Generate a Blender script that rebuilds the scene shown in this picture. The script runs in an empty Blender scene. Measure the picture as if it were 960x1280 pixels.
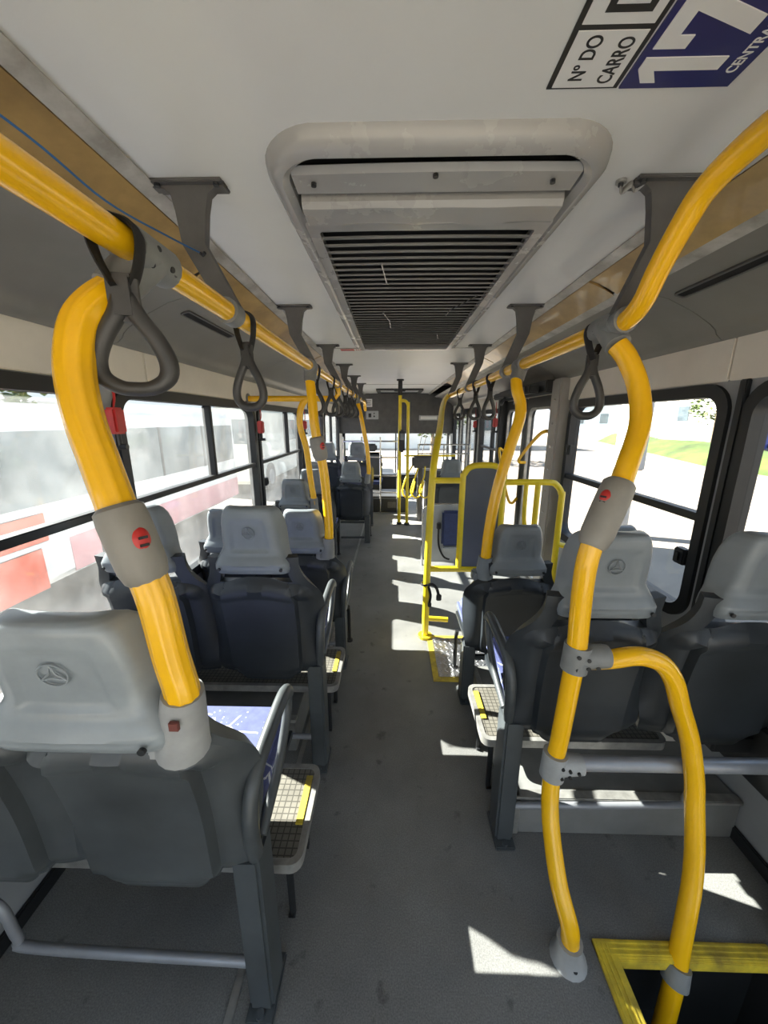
import bpy, bmesh, math, random
from mathutils import Vector, Matrix
random.seed(7)
C = bpy.context.scene
COL = C.collection
PI = math.pi

# ------------------------------------------------------------------ materials
def mat(name, col, rough=.5, metal=0., var=.12, vscale=6., bump=0., bscale=60., coat=0., dark=None, spec=.5):
    m = bpy.data.materials.new(name); m.use_nodes = True
    nt = m.node_tree; b = nt.nodes['Principled BSDF']
    b.inputs['Roughness'].default_value = rough
    b.inputs['Metallic'].default_value = metal
    b.inputs['Coat Weight'].default_value = coat
    b.inputs['Specular IOR Level'].default_value = spec
    tc = nt.nodes.new('ShaderNodeTexCoord')
    n = nt.nodes.new('ShaderNodeTexNoise'); n.inputs['Scale'].default_value = vscale
    n.inputs['Detail'].default_value = 6; n.inputs['Roughness'].default_value = .62
    nt.links.new(tc.outputs['Object'], n.inputs['Vector'])
    r = nt.nodes.new('ShaderNodeValToRGB')
    d = dark or tuple(c*(1-2*var) for c in col)
    l = tuple(min(1, c*(1+var)) for c in col)
    r.color_ramp.elements[0].position = .3; r.color_ramp.elements[1].position = .72
    r.color_ramp.elements[0].color = (*d, 1); r.color_ramp.elements[1].color = (*l, 1)
    nt.links.new(n.outputs['Fac'], r.inputs['Fac'])
    nt.links.new(r.outputs['Color'], b.inputs['Base Color'])
    mr = nt.nodes.new('ShaderNodeMapRange')
    mr.inputs['To Min'].default_value = max(.03, rough-.03); mr.inputs['To Max'].default_value = min(1, rough+.03)
    nt.links.new(n.outputs['Fac'], mr.inputs['Value']); nt.links.new(mr.outputs['Result'], b.inputs['Roughness'])
    if bump:
        n2 = nt.nodes.new('ShaderNodeTexNoise'); n2.inputs['Scale'].default_value = bscale; n2.inputs['Detail'].default_value = 3
        nt.links.new(tc.outputs['Object'], n2.inputs['Vector'])
        bp = nt.nodes.new('ShaderNodeBump'); bp.inputs['Strength'].default_value = bump; bp.inputs['Distance'].default_value = .004
        nt.links.new(n2.outputs['Fac'], bp.inputs['Height']); nt.links.new(bp.outputs['Normal'], b.inputs['Normal'])
    return m

YEL = mat('yellow_enamel', (.90, .49, .005), .25, 0, .035, 9, coat=.3)
YELG = mat('lemon_enamel', (.82, .62, .02), .33, 0, .06, 9, coat=.2)
YELP = mat('worn_yellow_edging', (.66, .50, .035), .5, 0, .25, 14, dark=(.30, .22, .04))
HEAD = mat('grey_headrest_plastic', (.185, .208, .225), .38, 0, .08, 7)
HEADW = mat('weathered_headrest_plastic', (.28, .312, .33), .30, 0, .12, 5)
SHELL = mat('charcoal_seat_plastic', (.026, .031, .036), .42, 0, .18, 5)
SHELL_LIT = mat('weathered_seat_plastic', (.06, .067, .07), .40, 0, .2, 5)  # lighter copy of the charcoal plastic, light on it put in the colour
LEGM = mat('dark_grey_leg_paint', (.062, .070, .074), .42, 0, .15, 8)
CLAMP = mat('grey_clamp_plastic', (.20, .205, .20), .5, 0, .1, 12)
CLAMPL = mat('light_grey_clamp_plastic', (.33, .335, .33), .5, 0, .1, 12)
BRK = mat('bracket_grey_paint', (.095, .092, .088), .45, 0, .15, 8)
BOXG = mat('stop_box_plastic', (.25, .235, .205), .5, 0, .08, 10)
CEIL = mat('ceiling_laminate', (.76, .765, .74), .40, 0, .03, 1.6, bump=.03, bscale=220)
COVE = mat('duct_panel_plastic', (.20, .192, .168), .42, 0, .1, 2.5)
LIPM = mat('grimy_white_trim', (.52, .51, .47), .5, 0, .16, 9, dark=(.26, .245, .21))
CREAM = mat('cream_panel', (.72, .67, .58), .5, 0, .06, 3)
LAMPM = mat('amber_lamp_cover', (.44, .29, .10), .3, 0, .25, 3.5, dark=(.20, .125, .045), coat=.2)
WALLM = mat('grey_wall_laminate', (.32, .33, .335), .5, 0, .08, 3)
PILM = mat('warm_grey_pillar', (.34, .32, .29), .5, 0, .08, 3)
RUB = mat('black_rubber', (.013, .014, .015), .5, 0, .1, 10)
BLK = mat('black_plastic', (.017, .018, .019), .45, 0, .15, 10)
STRAP = mat('dark_strap_plastic', (.042, .041, .039), .42, 0, .15, 10)
WEB = mat('black_webbing', (.014, .013, .012), .85, 0, .2, 60)
STEEL = mat('polished_steel', (.55, .55, .55), .25, .9, .08, 12)
BARM = mat('grey_tube_paint', (.30, .31, .33), .35, .3, .08, 8)
ALU = mat('aluminium_trim', (.42, .41, .38), .42, .6, .2, 15)
VENTM = mat('vent_grey_paint', (.36, .355, .34), .27, 0, .03, 4)
SLATM = mat('vent_slat_paint', (.22, .217, .21), .35, 0, .1, 8)
DARKV = mat('vent_cavity', (.008, .008, .008), .9, 0, .1, 8)  # near-black colour standing in for the shade inside hollows
RED = mat('red_plastic', (.50, .025, .02), .4, 0, .1, 12)
REDL = mat('faded_red_print', (.62, .09, .09), .5, 0, .3, 70)
WHT = mat('white_vinyl', (.78, .78, .76), .4, 0, .03, 8)
NAVY = mat('navy_vinyl', (.012, .016, .13), .35, 0, .08, 8)
INK = mat('black_ink', (.012, .012, .013), .45, 0, .05, 8)
BLUEF = mat('navy_fabric', (.04, .055, .14), .85, 0, .15, 30)
PANEL = mat('grey_gate_panel', (.10, .11, .125), .45, 0, .06, 5)
SIGNG = mat('light_grey_plastic', (.42, .43, .43), .4, 0, .06, 6)
WIREB = mat('blue_wire', (.03, .12, .30), .5, 0, .1, 12)
PLNTH = mat('step_box_laminate', (.20, .20, .19), .6, 0, .1, 8)
BUSW = mat('white_coach_paint', (.70, .70, .69), .35, 0, .03, 2)
BUSC = mat('cream_coach_paint', (.78, .76, .66), .4, 0, .03, 2)
BUSR = mat('orange_red_coach_paint', (.72, .10, .03), .4, 0, .05, 2)
BUSP = mat('faded_pink_coach_paint', (.66, .30, .32), .45, 0, .1, 2)  # red stripe paled to pink, haze in between put in the colour
BUSG = mat('dusty_coach_glass', (.16, .19, .20), .2, 0, .25, .8)  # grey glass with a random mottled tone
BUSB = mat('deep_blue_paint', (.02, .045, .28), .35, 0, .06, 2)
TYRE = mat('tyre_rubber', (.02, .02, .02), .8, 0, .1, 10)
HOUSE = mat('pale_render', (.66, .66, .62), .8, 0, .05, .6)
HOUSB = mat('pale_blue_render', (.42, .52, .60), .8, 0, .05, .6)
WIN = mat('dark_window_glass', (.10, .13, .15), .15, 0, .2, 2)
CONC = mat('grey_concrete', (.46, .45, .43), .85, 0, .12, 3)
LEAF = mat('sunlit_leaves', (.08, .125, .025), .7, 0, .35, 3)
BARK = mat('tree_bark', (.12, .09, .06), .9, 0, .2, 6)

def floor_material():
    m = mat('speckled_grey_vinyl', (.185, .184, .174), .5, 0, .22, 1.7, bump=.05, bscale=300, dark=(.125, .124, .118))
    nt = m.node_tree; b = nt.nodes['Principled BSDF']
    src = b.inputs['Base Color'].links[0].from_socket
    tc = [n for n in nt.nodes if n.type == 'TEX_COORD'][0]
    sp = nt.nodes.new('ShaderNodeTexNoise'); sp.inputs['Scale'].default_value = 260; sp.inputs['Detail'].default_value = 2
    nt.links.new(tc.outputs['Object'], sp.inputs['Vector'])
    rr = nt.nodes.new('ShaderNodeMapRange'); rr.inputs['From Min'].default_value = .35; rr.inputs['From Max'].default_value = .7
    rr.inputs['To Min'].default_value = .78; rr.inputs['To Max'].default_value = 1.25
    nt.links.new(sp.outputs['Fac'], rr.inputs['Value'])
    st = nt.nodes.new('ShaderNodeTexNoise'); st.inputs['Scale'].default_value = 13; st.inputs['Detail'].default_value = 4
    nt.links.new(tc.outputs['Object'], st.inputs['Vector'])
    sr = nt.nodes.new('ShaderNodeMapRange'); sr.inputs['From Min'].default_value = .27; sr.inputs['From Max'].default_value = .36
    sr.inputs['To Min'].default_value = .55; sr.inputs['To Max'].default_value = 1
    nt.links.new(st.outputs['Fac'], sr.inputs['Value'])
    mu = nt.nodes.new('ShaderNodeMath'); mu.operation = 'MULTIPLY'
    nt.links.new(rr.outputs['Result'], mu.inputs[0]); nt.links.new(sr.outputs['Result'], mu.inputs[1])
    mx = nt.nodes.new('ShaderNodeVectorMath'); mx.operation = 'SCALE'
    nt.links.new(src, mx.inputs[0]); nt.links.new(mu.outputs[0], mx.inputs['Scale'])
    nt.links.new(mx.outputs[0], b.inputs['Base Color'])
    return m
FLOORM = floor_material()

def glass_material(name, haze, tint=(1, 1, 1), hscale=2.):
    m = bpy.data.materials.new(name); m.use_nodes = True
    nt = m.node_tree; nt.nodes.clear()
    out = nt.nodes.new('ShaderNodeOutputMaterial')
    tr = nt.nodes.new('ShaderNodeBsdfTransparent'); tr.inputs['Color'].default_value = (*tint, 1)
    gl = nt.nodes.new('ShaderNodeBsdfGlossy'); gl.inputs['Roughness'].default_value = .05
    di = nt.nodes.new('ShaderNodeBsdfDiffuse'); di.inputs['Color'].default_value = (.62, .66, .68, 1)
    tl = nt.nodes.new('ShaderNodeBsdfTranslucent'); tl.inputs['Color'].default_value = (.75, .78, .80, 1)
    m1 = nt.nodes.new('ShaderNodeMixShader'); m1.inputs[0].default_value = .5
    nt.links.new(di.outputs[0], m1.inputs[1]); nt.links.new(tl.outputs[0], m1.inputs[2])
    tc = nt.nodes.new('ShaderNodeTexCoord')
    nz = nt.nodes.new('ShaderNodeTexNoise'); nz.inputs['Scale'].default_value = hscale; nz.inputs['Detail'].default_value = 7
    nz.inputs['Roughness'].default_value = .68
    nt.links.new(tc.outputs['Object'], nz.inputs['Vector'])
    mr = nt.nodes.new('ShaderNodeMapRange'); mr.inputs['From Min'].default_value = .3; mr.inputs['From Max'].default_value = .75
    mr.inputs['To Min'].default_value = haze*.35; mr.inputs['To Max'].default_value = haze*1.6
    nt.links.new(nz.outputs['Fac'], mr.inputs['Value'])
    m2 = nt.nodes.new('ShaderNodeMixShader')
    nt.links.new(mr.outputs['Result'], m2.inputs[0]); nt.links.new(tr.outputs[0], m2.inputs[1]); nt.links.new(m1.outputs[0], m2.inputs[2])
    lw = nt.nodes.new('ShaderNodeLayerWeight'); pw = nt.nodes.new('ShaderNodeMath'); pw.operation = 'POWER'; pw.inputs[1].default_value = 4
    nt.links.new(lw.outputs['Facing'], pw.inputs[0])
    fr = nt.nodes.new('ShaderNodeMath'); fr.operation = 'MULTIPLY_ADD'; fr.inputs[1].default_value = .35; fr.inputs[2].default_value = .02
    nt.links.new(pw.outputs[0], fr.inputs[0])
    m3 = nt.nodes.new('ShaderNodeMixShader')
    nt.links.new(fr.outputs[0], m3.inputs[0]); nt.links.new(m2.outputs[0], m3.inputs[1]); nt.links.new(gl.outputs[0], m3.inputs[2])
    nt.links.new(m3.outputs[0], out.inputs[0])
    return m
GLASSL = glass_material('dusty_window_glass', .04, (.60, .63, .65), 3.5)
GLASSR = glass_material('clear_window_glass', .008, (.90, .92, .93), 3)

GLASST = glass_material('tinted_window_glass', .01, (.74, .755, .765), 3)

def fabric_material():
    m = mat('patterned_blue_fabric', (.085, .10, .235), .9, 0, .12, 40)
    nt = m.node_tree; b = nt.nodes['Principled BSDF']
    src = b.inputs['Base Color'].links[0].from_socket
    tc = [n for n in nt.nodes if n.type == 'TEX_COORD'][0]
    prev = src
    for k, (sc, th, colr) in enumerate(((13., .035, (.5, .52, .56, 1)), (9., .05, (.45, .43, .06, 1)), (70., .10, (.34, .36, .44, 1)))):
        v = nt.nodes.new('ShaderNodeTexVoronoi'); v.inputs['Scale'].default_value = sc
        v.feature = 'DISTANCE_TO_EDGE' if k == 0 else 'F1'
        nt.links.new(tc.outputs['Object'], v.inputs['Vector'])
        lt = nt.nodes.new('ShaderNodeMath'); lt.operation = 'LESS_THAN'; lt.inputs[1].default_value = (.03, .16, .18)[k]
        nt.links.new(v.outputs['Distance'], lt.inputs[0])
        nz = nt.nodes.new('ShaderNodeTexNoise'); nz.inputs['Scale'].default_value = (6, 7, 9)[k]
        mp = nt.nodes.new('ShaderNodeVectorMath'); mp.operation = 'ADD'; mp.inputs[1].default_value = (k*3.1, k*1.7, k)
        nt.links.new(tc.outputs['Object'], mp.inputs[0]); nt.links.new(mp.outputs[0], nz.inputs['Vector'])
        gt = nt.nodes.new('ShaderNodeMath'); gt.operation = 'GREATER_THAN'; gt.inputs[1].default_value = (.52, .56, .5)[k]
        nt.links.new(nz.outputs['Fac'], gt.inputs[0])
        mu = nt.nodes.new('ShaderNodeMath'); mu.operation = 'MULTIPLY'
        nt.links.new(lt.outputs[0], mu.inputs[0]); nt.links.new(gt.outputs[0], mu.inputs[1])
        mx = nt.nodes.new('ShaderNodeMix'); mx.data_type = 'RGBA'
        nt.links.new(mu.outputs[0], mx.inputs[0]); nt.links.new(prev, mx.inputs[6]); mx.inputs[7].default_value = colr
        prev = mx.outputs[2]
    nt.links.new(prev, b.inputs['Base Color'])
    return m
FAB = fabric_material()

def plate_material(name, base, line, scale):
    """grid-embossed metal tread"""
    m = mat(name, base, .5, .35, .12, 12)
    nt = m.node_tree; b = nt.nodes['Principled BSDF']
    src = b.inputs['Base Color'].links[0].from_socket
    tc = [n for n in nt.nodes if n.type == 'TEX_COORD'][0]
    br = nt.nodes.new('ShaderNodeTexBrick'); br.inputs['Scale'].default_value = scale; br.offset = 0
    br.inputs['Color1'].default_value = (1, 1, 1, 1); br.inputs['Color2'].default_value = (.92, .92, .92, 1)
    br.inputs['Mortar'].default_value = (*line, 1); br.inputs['Mortar Size'].default_value = .05
    br.inputs['Brick Width'].default_value = .5; br.inputs['Row Height'].default_value = .5
    nt.links.new(tc.outputs['Object'], br.inputs['Vector'])
    mx = nt.nodes.new('ShaderNodeMix'); mx.data_type = 'RGBA'; mx.blend_type = 'MULTIPLY'; mx.inputs[0].default_value = 1
    nt.links.new(src, mx.inputs[6]); nt.links.new(br.outputs['Color'], mx.inputs[7])
    nt.links.new(mx.outputs[2], b.inputs['Base Color'])
    return m
TREAD = plate_material('ribbed_tread_surface', (.22, .205, .17), (.4, .4, .4), 26)

def gravel_material():
    m = mat('sunlit_gravel', (.25, .212, .172), .95, 0, .18, .35, bump=.6, bscale=9)
    return m
GRAV = gravel_material()
GRASS = mat('grass_blades', (.055, .095, .010), .9, 0, .35, .5, bump=.8, bscale=8)
COBB = mat('grey_cobble', (.36, .35, .335), .9, 0, .2, 3)

# ------------------------------------------------------------------ mesh building
class MB:
    def __init__(self): self.bm = bmesh.new()
    def box(self, x0, x1, y0, y1, z0, z1, bev=0., M=None, seg=2):
        t = bmesh.new(); bmesh.ops.create_cube(t, size=1)
        for v in t.verts:
            v.co = Vector(((x0+x1)/2+v.co.x*(x1-x0), (y0+y1)/2+v.co.y*(y1-y0), (z0+z1)/2+v.co.z*(z1-z0)))
        if bev: bmesh.ops.bevel(t, geom=t.edges[:], offset=bev, segments=seg, affect='EDGES', clamp_overlap=True)
        if M is not None: bmesh.ops.transform(t, matrix=M, verts=t.verts)
        self._join(t); return self
    def _join(self, t):
        me = bpy.data.meshes.new('tmp'); t.to_mesh(me); t.free(); self.bm.from_mesh(me); bpy.data.meshes.remove(me)
    def rings(self, rings, cap=True, close=False):
        bm = self.bm; R = [[bm.verts.new(p) for p in r] for r in rings]; n = len(R[0])
        m = len(R) if close else len(R)-1
        for i in range(m):
            a, b = R[i], R[(i+1) % len(R)]
            for j in range(n):
                bm.faces.new((a[j], a[(j+1) % n], b[(j+1) % n], b[j]))
        if cap and not close:
            bm.faces.new(R[0][::-1]); bm.faces.new(R[-1])
        return self
    def tube(self, pts, r, seg=12, smooth=0, close=False, flat=None):
        pts = [Vector(p) for p in pts]
        if smooth: pts = catmull(pts, smooth, close)
        n = len(pts)
        rr = r if callable(r) else (lambda t: r)
        tans = []
        for i in range(n):
            if close: a, b = pts[i-1], pts[(i+1) % n]
            else: a, b = pts[max(0, i-1)], pts[min(n-1, i+1)]
            tans.append((b-a).normalized())
        up = Vector((0, 0, 1)) if abs(tans[0].z) < .9 else Vector((1, 0, 0))
        nrm = (up - tans[0]*up.dot(tans[0])).normalized()
        R = []
        for i in range(n):
            t = tans[i]; nrm = (nrm - t*nrm.dot(t)).normalized(); bn = t.cross(nrm)
            q = rr(i/max(1, n-1)); ra, rb = (q if isinstance(q, tuple) else (q, q))
            R.append([pts[i]+nrm*(math.cos(2*PI*k/seg)*ra)+bn*(math.sin(2*PI*k/seg)*rb) for k in range(seg)])
        self.rings(R, True, close); return self
    def prism(self, poly, fn0, fn1):
        self.rings([[fn0(p) for p in poly], [fn1(p) for p in poly]], True); return self
    def ball(self, c, r, sub=2, sc=(1, 1, 1)):
        t = bmesh.new(); bmesh.ops.create_icosphere(t, subdivisions=sub, radius=r)
        for v in t.verts: v.co = Vector((v.co.x*sc[0], v.co.y*sc[1], v.co.z*sc[2])) + Vector(c)
        self._join(t); return self
    def quadgrid(self, P, hole=None):
        bm = self.bm; V = [[bm.verts.new(p) for p in row] for row in P]
        for i in range(len(V)-1):
            for j in range(len(V[0])-1):
                if hole and hole(i, j): continue
                bm.faces.new((V[i][j], V[i][j+1], V[i+1][j+1], V[i+1][j]))
        return self
    def thicken(self, th):
        bm = self.bm
        bmesh.ops.recalc_face_normals(bm, faces=bm.faces[:])
        bmesh.ops.solidify(bm, geom=bm.faces[:], thickness=th); return self
    def move(self, M):
        bmesh.ops.transform(self.bm, matrix=M, verts=self.bm.verts); return self
    def mesh(self, name, m, ang=38):
        bm = self.bm
        bmesh.ops.recalc_face_normals(bm, faces=bm.faces[:])
        ca = math.radians(ang)
        for f in bm.faces: f.smooth = True
        for e in bm.edges:
            if len(e.link_faces) == 2 and e.calc_face_angle(0) > ca: e.smooth = False
        me = bpy.data.meshes.new(name); bm.to_mesh(me); bm.free()
        for x in (m if isinstance(m, (list, tuple)) else [m]): me.materials.append(x)
        return me
    def build(self, name, m, parent=None, loc=None, ang=38):
        o = bpy.data.objects.new(name, self.mesh(name, m, ang)); COL.objects.link(o)
        if parent is not None: o.parent = parent
        if loc is not None: o.location = loc
        return o

def catmull(P, n, close=False):
    out = []; N = len(P)
    for i in range(N if close else N-1):
        if close: p0, p1, p2, p3 = P[i-1], P[i], P[(i+1) % N], P[(i+2) % N]
        else: p0, p1, p2, p3 = P[max(0, i-1)], P[i], P[i+1], P[min(N-1, i+2)]
        for k in range(n):
            t = k/n
            out.append(.5*((2*p1)+(p2-p0)*t+(2*p0-5*p1+4*p2-p3)*t*t+(3*p1-p0-3*p2+p3)*t**3))
    if not close: out.append(P[-1])
    return out

def tag(o, label, cat, group=None, kind=None):
    o['label'] = label; o['category'] = cat
    if group: o['group'] = group
    if kind: o['kind'] = kind
    return o
def thing(name, label, cat, loc=(0, 0, 0), rz=0, group=None):
    o = bpy.data.objects.new(name, None); COL.objects.link(o); o.empty_display_size = .05
    o.location = loc; o.rotation_euler = (0, 0, rz)
    return tag(o, label, cat, group)
def struct(o): o['kind'] = 'structure'; return o
def copy_tree(o, parent=None):
    c = o.copy(); COL.objects.link(c)
    if parent is not None: c.parent = parent
    for ch in list(o.children): copy_tree(ch, c)
    return c
def rrect(u0, u1, v0, v1, r, n=7):
    P = []
    for cu, cv, a0 in ((u1-r, v1-r, 0), (u0+r, v1-r, PI/2), (u0+r, v0+r, PI), (u1-r, v0+r, 1.5*PI)):
        for k in range(n+1):
            a = a0+PI/2*k/n; P.append((cu+r*math.cos(a), cv+r*math.sin(a)))
    return P
def ring_prism(mb, outer, inner, f, a0, a1):
    """frame between two loops with equal counts; f(p, a) -> 3d point"""
    mb.rings([[f(p, a0) for p in outer], [f(p, a1) for p in outer], [f(p, a1) for p in inner], [f(p, a0) for p in inner]], close=True)
def sm(a, b, x):
    t = max(0., min(1., (x-a)/(b-a))); return t*t*(3-2*t)

# ------------------------------------------------------------------ bus shell
XL, XR, XC = -1.13, 1.27, .08          # wall faces
YR, YF = -1.7, 8.45                    # rear and front
ZC = 2.05
mb = MB()
mb.box(XL-.05, .60, YR, YF, -.06, 0); mb.box(.60, XR+.05, .777, YF, -.06, 0); mb.box(.60, XR+.05, YR, -.45, -.06, 0)
mb.box(1.10, XR+.05, -.45, .777, -.06, 0)
struct(mb.build('floor', FLOORM))
mb = MB()   # step well going down beside the rear door
mb.box(.58, .60, -.45, .79, -.62, -.06); mb.box(.6, 1.12, .777, .797, -.62, -.06); mb.box(.6, 1.12, -.47, -.45, -.62, -.06)
mb.box(.58, 1.35, -.47, .797, -.64, -.62); mb.box(.6, .84, -.45, .777, -.62, -.31); mb.box(1.1, 1.12, -.45, .777, -.62, -.06)
struct(mb.build('floor', BLK))
mb = MB()
mb.box(-.426, -.404, .15, 6.0, 0, .004, .0015); struct(mb.build('trim_1', ALU))

CEDGE = .665
mb = MB()
mb.box(XC-CEDGE, XC+CEDGE, YR, 3.095, ZC, ZC+.02); mb.box(XC-CEDGE, XC+CEDGE, 3.10, 6.05, ZC, ZC+.02)
mb.box(XC-CEDGE, XC+CEDGE, 6.055, YF, ZC, ZC+.02)
struct(mb.build('ceiling', CEIL))
mb = MB(); mb.box(XL-.05, XR+.05, YR-.05, YF+.05, 2.24, 2.27); struct(mb.build('roof', CEIL))
mb = MB(); mb.box(XC-CEDGE+.02, XC+CEDGE-.02, 3.09, 3.104, ZC-.004, ZC, .001); mb.box(XC-CEDGE+.02, XC+CEDGE-.02, 6.045, 6.06, ZC-.004, ZC, .001)
struct(mb.build('trim_2', ALU))

def strip_prof(side, pts, th=.012):
    # list of (half width, z) -> sheet with thickness, swept along Y
    return [(XC+side*h, z) for h, z in pts]
def sweep_sheet(name, m, prof, y0, y1, th=.012, ny=1):
    mb = MB()
    P = [[(x, y0+(y1-y0)*k/ny, z) for x, z in prof] for k in range(ny+1)]
    mb.quadgrid(P); mb.thicken(th); return mb.build(name, m)
for side, nm in ((-1, 'left'), (1, 'right')):
    # dirty white trims above and below the lamp covers
    o = sweep_sheet('trim_%d' % (3 if side < 0 else 4), LIPM, strip_prof(side, [(.655, 2.053), (.663, 2.047), (.680, 2.043), (.688, 2.039)]), YR, YF)
    struct(o)
    o = sweep_sheet('trim_%d' % (5 if side < 0 else 6), LIPM, strip_prof(side, [(.79, 1.994), (.80, 1.988), (.828, 1.980), (.834, 1.984)]), YR, YF)
    struct(o)
    # duct cove panel
    prof = strip_prof(side, [(.825, 1.983), (.86, 1.974), (.95, 1.95), (1.05, 1.905), (1.12, 1.862), (1.145, 1.84), (1.152, 1.825), (1.17, 1.81), (1.192, 1.805)])
    mb = MB(); ys = [YR, -.6, 1.55, 3.0, 4.6, 6.3, YF]
    for a, b in zip(ys, ys[1:]):
        t = MB(); t.quadgrid([[(x, y, z) for x, z in prof] for y in (a, b-.004)]); t.thicken(.012)
        me = t.mesh('t', COVE); mb.bm.from_mesh(me); bpy.data.meshes.remove(me)
    struct(mb.build('ceiling_cove_%s' % nm, COVE))

# lamp covers: one long thing per length, along both sides
def lamp(side, y0, y1, label):
    t = thing('ceiling_light', label, 'ceiling light', (XC+side*.75, (y0+y1)/2, 2.0), 0, 'ceiling strip lights')
    cx, cy, cz = t.location
    prof = [(h, z) for h, z in ((.687, 2.034), (.72, 2.022), (.76, 2.004), (.793, 1.986))]
    mb = MB(); P = [[(XC+side*h-cx, y-cy, z-cz) for h, z in prof] for y in (y0, y1)]
    mb.quadgrid(P); mb.thicken(.008); mb.build('diffuser', LAMPM, t)
    for y in (y0, y1-.03):
        P = [[(XC+side*h-cx, yy-cy, z-.006-cz) for h, z in ((.680, 2.043), (.72, 2.028), (.793, 1.985), (.83, 1.976))] for yy in (y, y+.03)]
        q = MB(); q.quadgrid(P); q.thicken(.006); q.build('joint_clip', ALU, t)
lamp(-1, -1.2, 1.42, 'amber strip light cover above the nearest left seats, brown with age')
lamp(-1, 1.44, 3.3, 'amber strip light cover over the second and third left rows')
lamp(-1, 3.32, 5.6, 'farther amber strip light cover on the left, toward the front')
lamp(1, -1.2, 1.62, 'amber strip light cover above the rear door side, behind the bent yellow rail')
lamp(1, 1.64, 3.4, 'amber strip light cover on the right past the shiny clip')
lamp(1, 3.42, 5.6, 'farther amber strip light cover on the right, above the doorway')

# slim air outlets let into the duct panels
def outlet(side, y0, y1, label):
    h = .945; z = 1.9375; x = XC+side*h
    t = thing('air_outlet', label, 'air outlet', (x, (y0+y1)/2, z), 0, 'air outlets in the duct panels')
    M = Matrix.Rotation(side*math.atan(.27), 4, 'Y'); L = (y1-y0)/2
    mb = MB(); ring_prism(mb, rrect(-.022, .022, -L, L, .012, 4), rrect(-.014, .014, -L+.008, L-.008, .008, 4), lambda p, a: tuple(M @ Vector((p[0], p[1], a))), -.006, .004); mb.build('frame', BRK, t)
    mb = MB(); po = rrect(-.015, .015, -L+.006, L-.006, .008, 4); mb.rings([[tuple(M @ Vector((p[0], p[1], a))) for p in po] for a in (-.003, .002)]); mb.build('slot', DARKV, t)  # dark strip on the panel, the slot's shade painted in
outlet(-1, 1.66, 2.12, 'slim dark air outlet in left duct panel above second row window')
outlet(1, 1.02, 1.50, 'slim dark air outlet in right duct panel behind the bent rail')

# side walls with window openings
ZW0, ZW1 = .65, 1.635
def wall(side, wins, doors, name):
    xin = XL if side < 0 else XR; xo = xin+side*.05
    f = lambda p, a: (a, p[0], p[1])
    mb = MB(); wins = sorted(wins)
    ys = [YR]
    spans = sorted([(a, b, 'w') for a, b in wins]+[(a, b, 'd') for a, b in doors])
    cur = YR
    for a, b, k in spans:
        if a > cur: mb.box(min(xin, xo), max(xin, xo), cur, a, -.0, 1.83)
        if k == 'w':
            mb.box(min(xin, xo), max(xin, xo), a, b, -.0, ZW0-.02); mb.box(min(xin, xo), max(xin, xo), a, b, ZW1+.02, 1.83)
            ring_prism(mb, rrect(a, b, ZW0-.02, ZW1+.02, .002), rrect(a+.025, b-.025, ZW0+.01, ZW1-.01, .10), f, xin, xo)
        else:
            mb.box(min(xin, xo), max(xin, xo), a, b, 1.80, 1.83)
        cur = b
    if cur < YF: mb.box(min(xin, xo), max(xin, xo), cur, YF, 0, 1.83)
    o = struct(mb.build(name, WALLM))
    # outside skin below the floor and above the windows
    mb = MB(); mb.box(min(xo, xo+side*.01), max(xo, xo+side*.01), YR, YF, 1.83, 2.27)
    for a, b in [(YR, doors[0][0] if doors else YF)]+[(doors[i][1], doors[i+1][0] if i+1 < len(doors) else YF) for i in range(len(doors))]:
        mb.box(min(xo, xo+side*.01), max(xo, xo+side*.01), a, b, -.6, .0)
    struct(mb.build(name+'_skin', BUSW))
LW = [(-1.55, -.10), (-.02, 1.46), (1.50, 3.08), (3.12, 4.62), (4.66, 6.1), (6.2, 7.9)]
RW = [(-1.55, -.55), (.80, 1.42), (1.455, 2.775), (4.32, 5.55), (7.2, 7.95)]
wall(-1, LW, [], 'wall_left')
wall(1, RW, [(-.45, .74), (2.93, 4.27), (5.7, 7.1)], 'wall_right')
# cream band over the windows, in panels with seams
for side, nm, ys in ((-1, 'left', [YR, .25, 1.75, 3.35, 5.0, 6.6, YF]), (1, 'right', [YR, .2, 1.50, 2.93, 4.27, 5.7, YF])):
    xin = XL if side < 0 else XR
    mb = MB()
    for a, b in zip(ys, ys[1:]):
        x = (xin, xin-side*.012); mb.box(min(x), max(x), a, b-.004, 1.645, 1.80, .004)
    struct(mb.build('wall_%s_band' % nm, CREAM))
mb = MB(); mb.box(XR-.014, XR, .80, 2.9, .0, .055, .004); struct(mb.build('baseboard_right', BLK))
mb = MB(); mb.box(XL, XL+.014, YR, 7.9, .0, .055, .004); struct(mb.build('baseboard_left', BLK))
mb = MB(); mb.box(XL-.05, XR+.05, YR-.05, YR, -.6, .45); mb.box(XL-.05, XR+.05, YR-.05, YR, 1.98, 2.25)
mb.box(XL-.05, XL+.04, YR-.05, YR, .45, 1.98); mb.box(XR-.04, XR+.05, YR-.05, YR, .45, 1.98)
struct(mb.build('wall_rear', WALLM))  # unseen, opened up above the sill to brighten the interior

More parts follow.
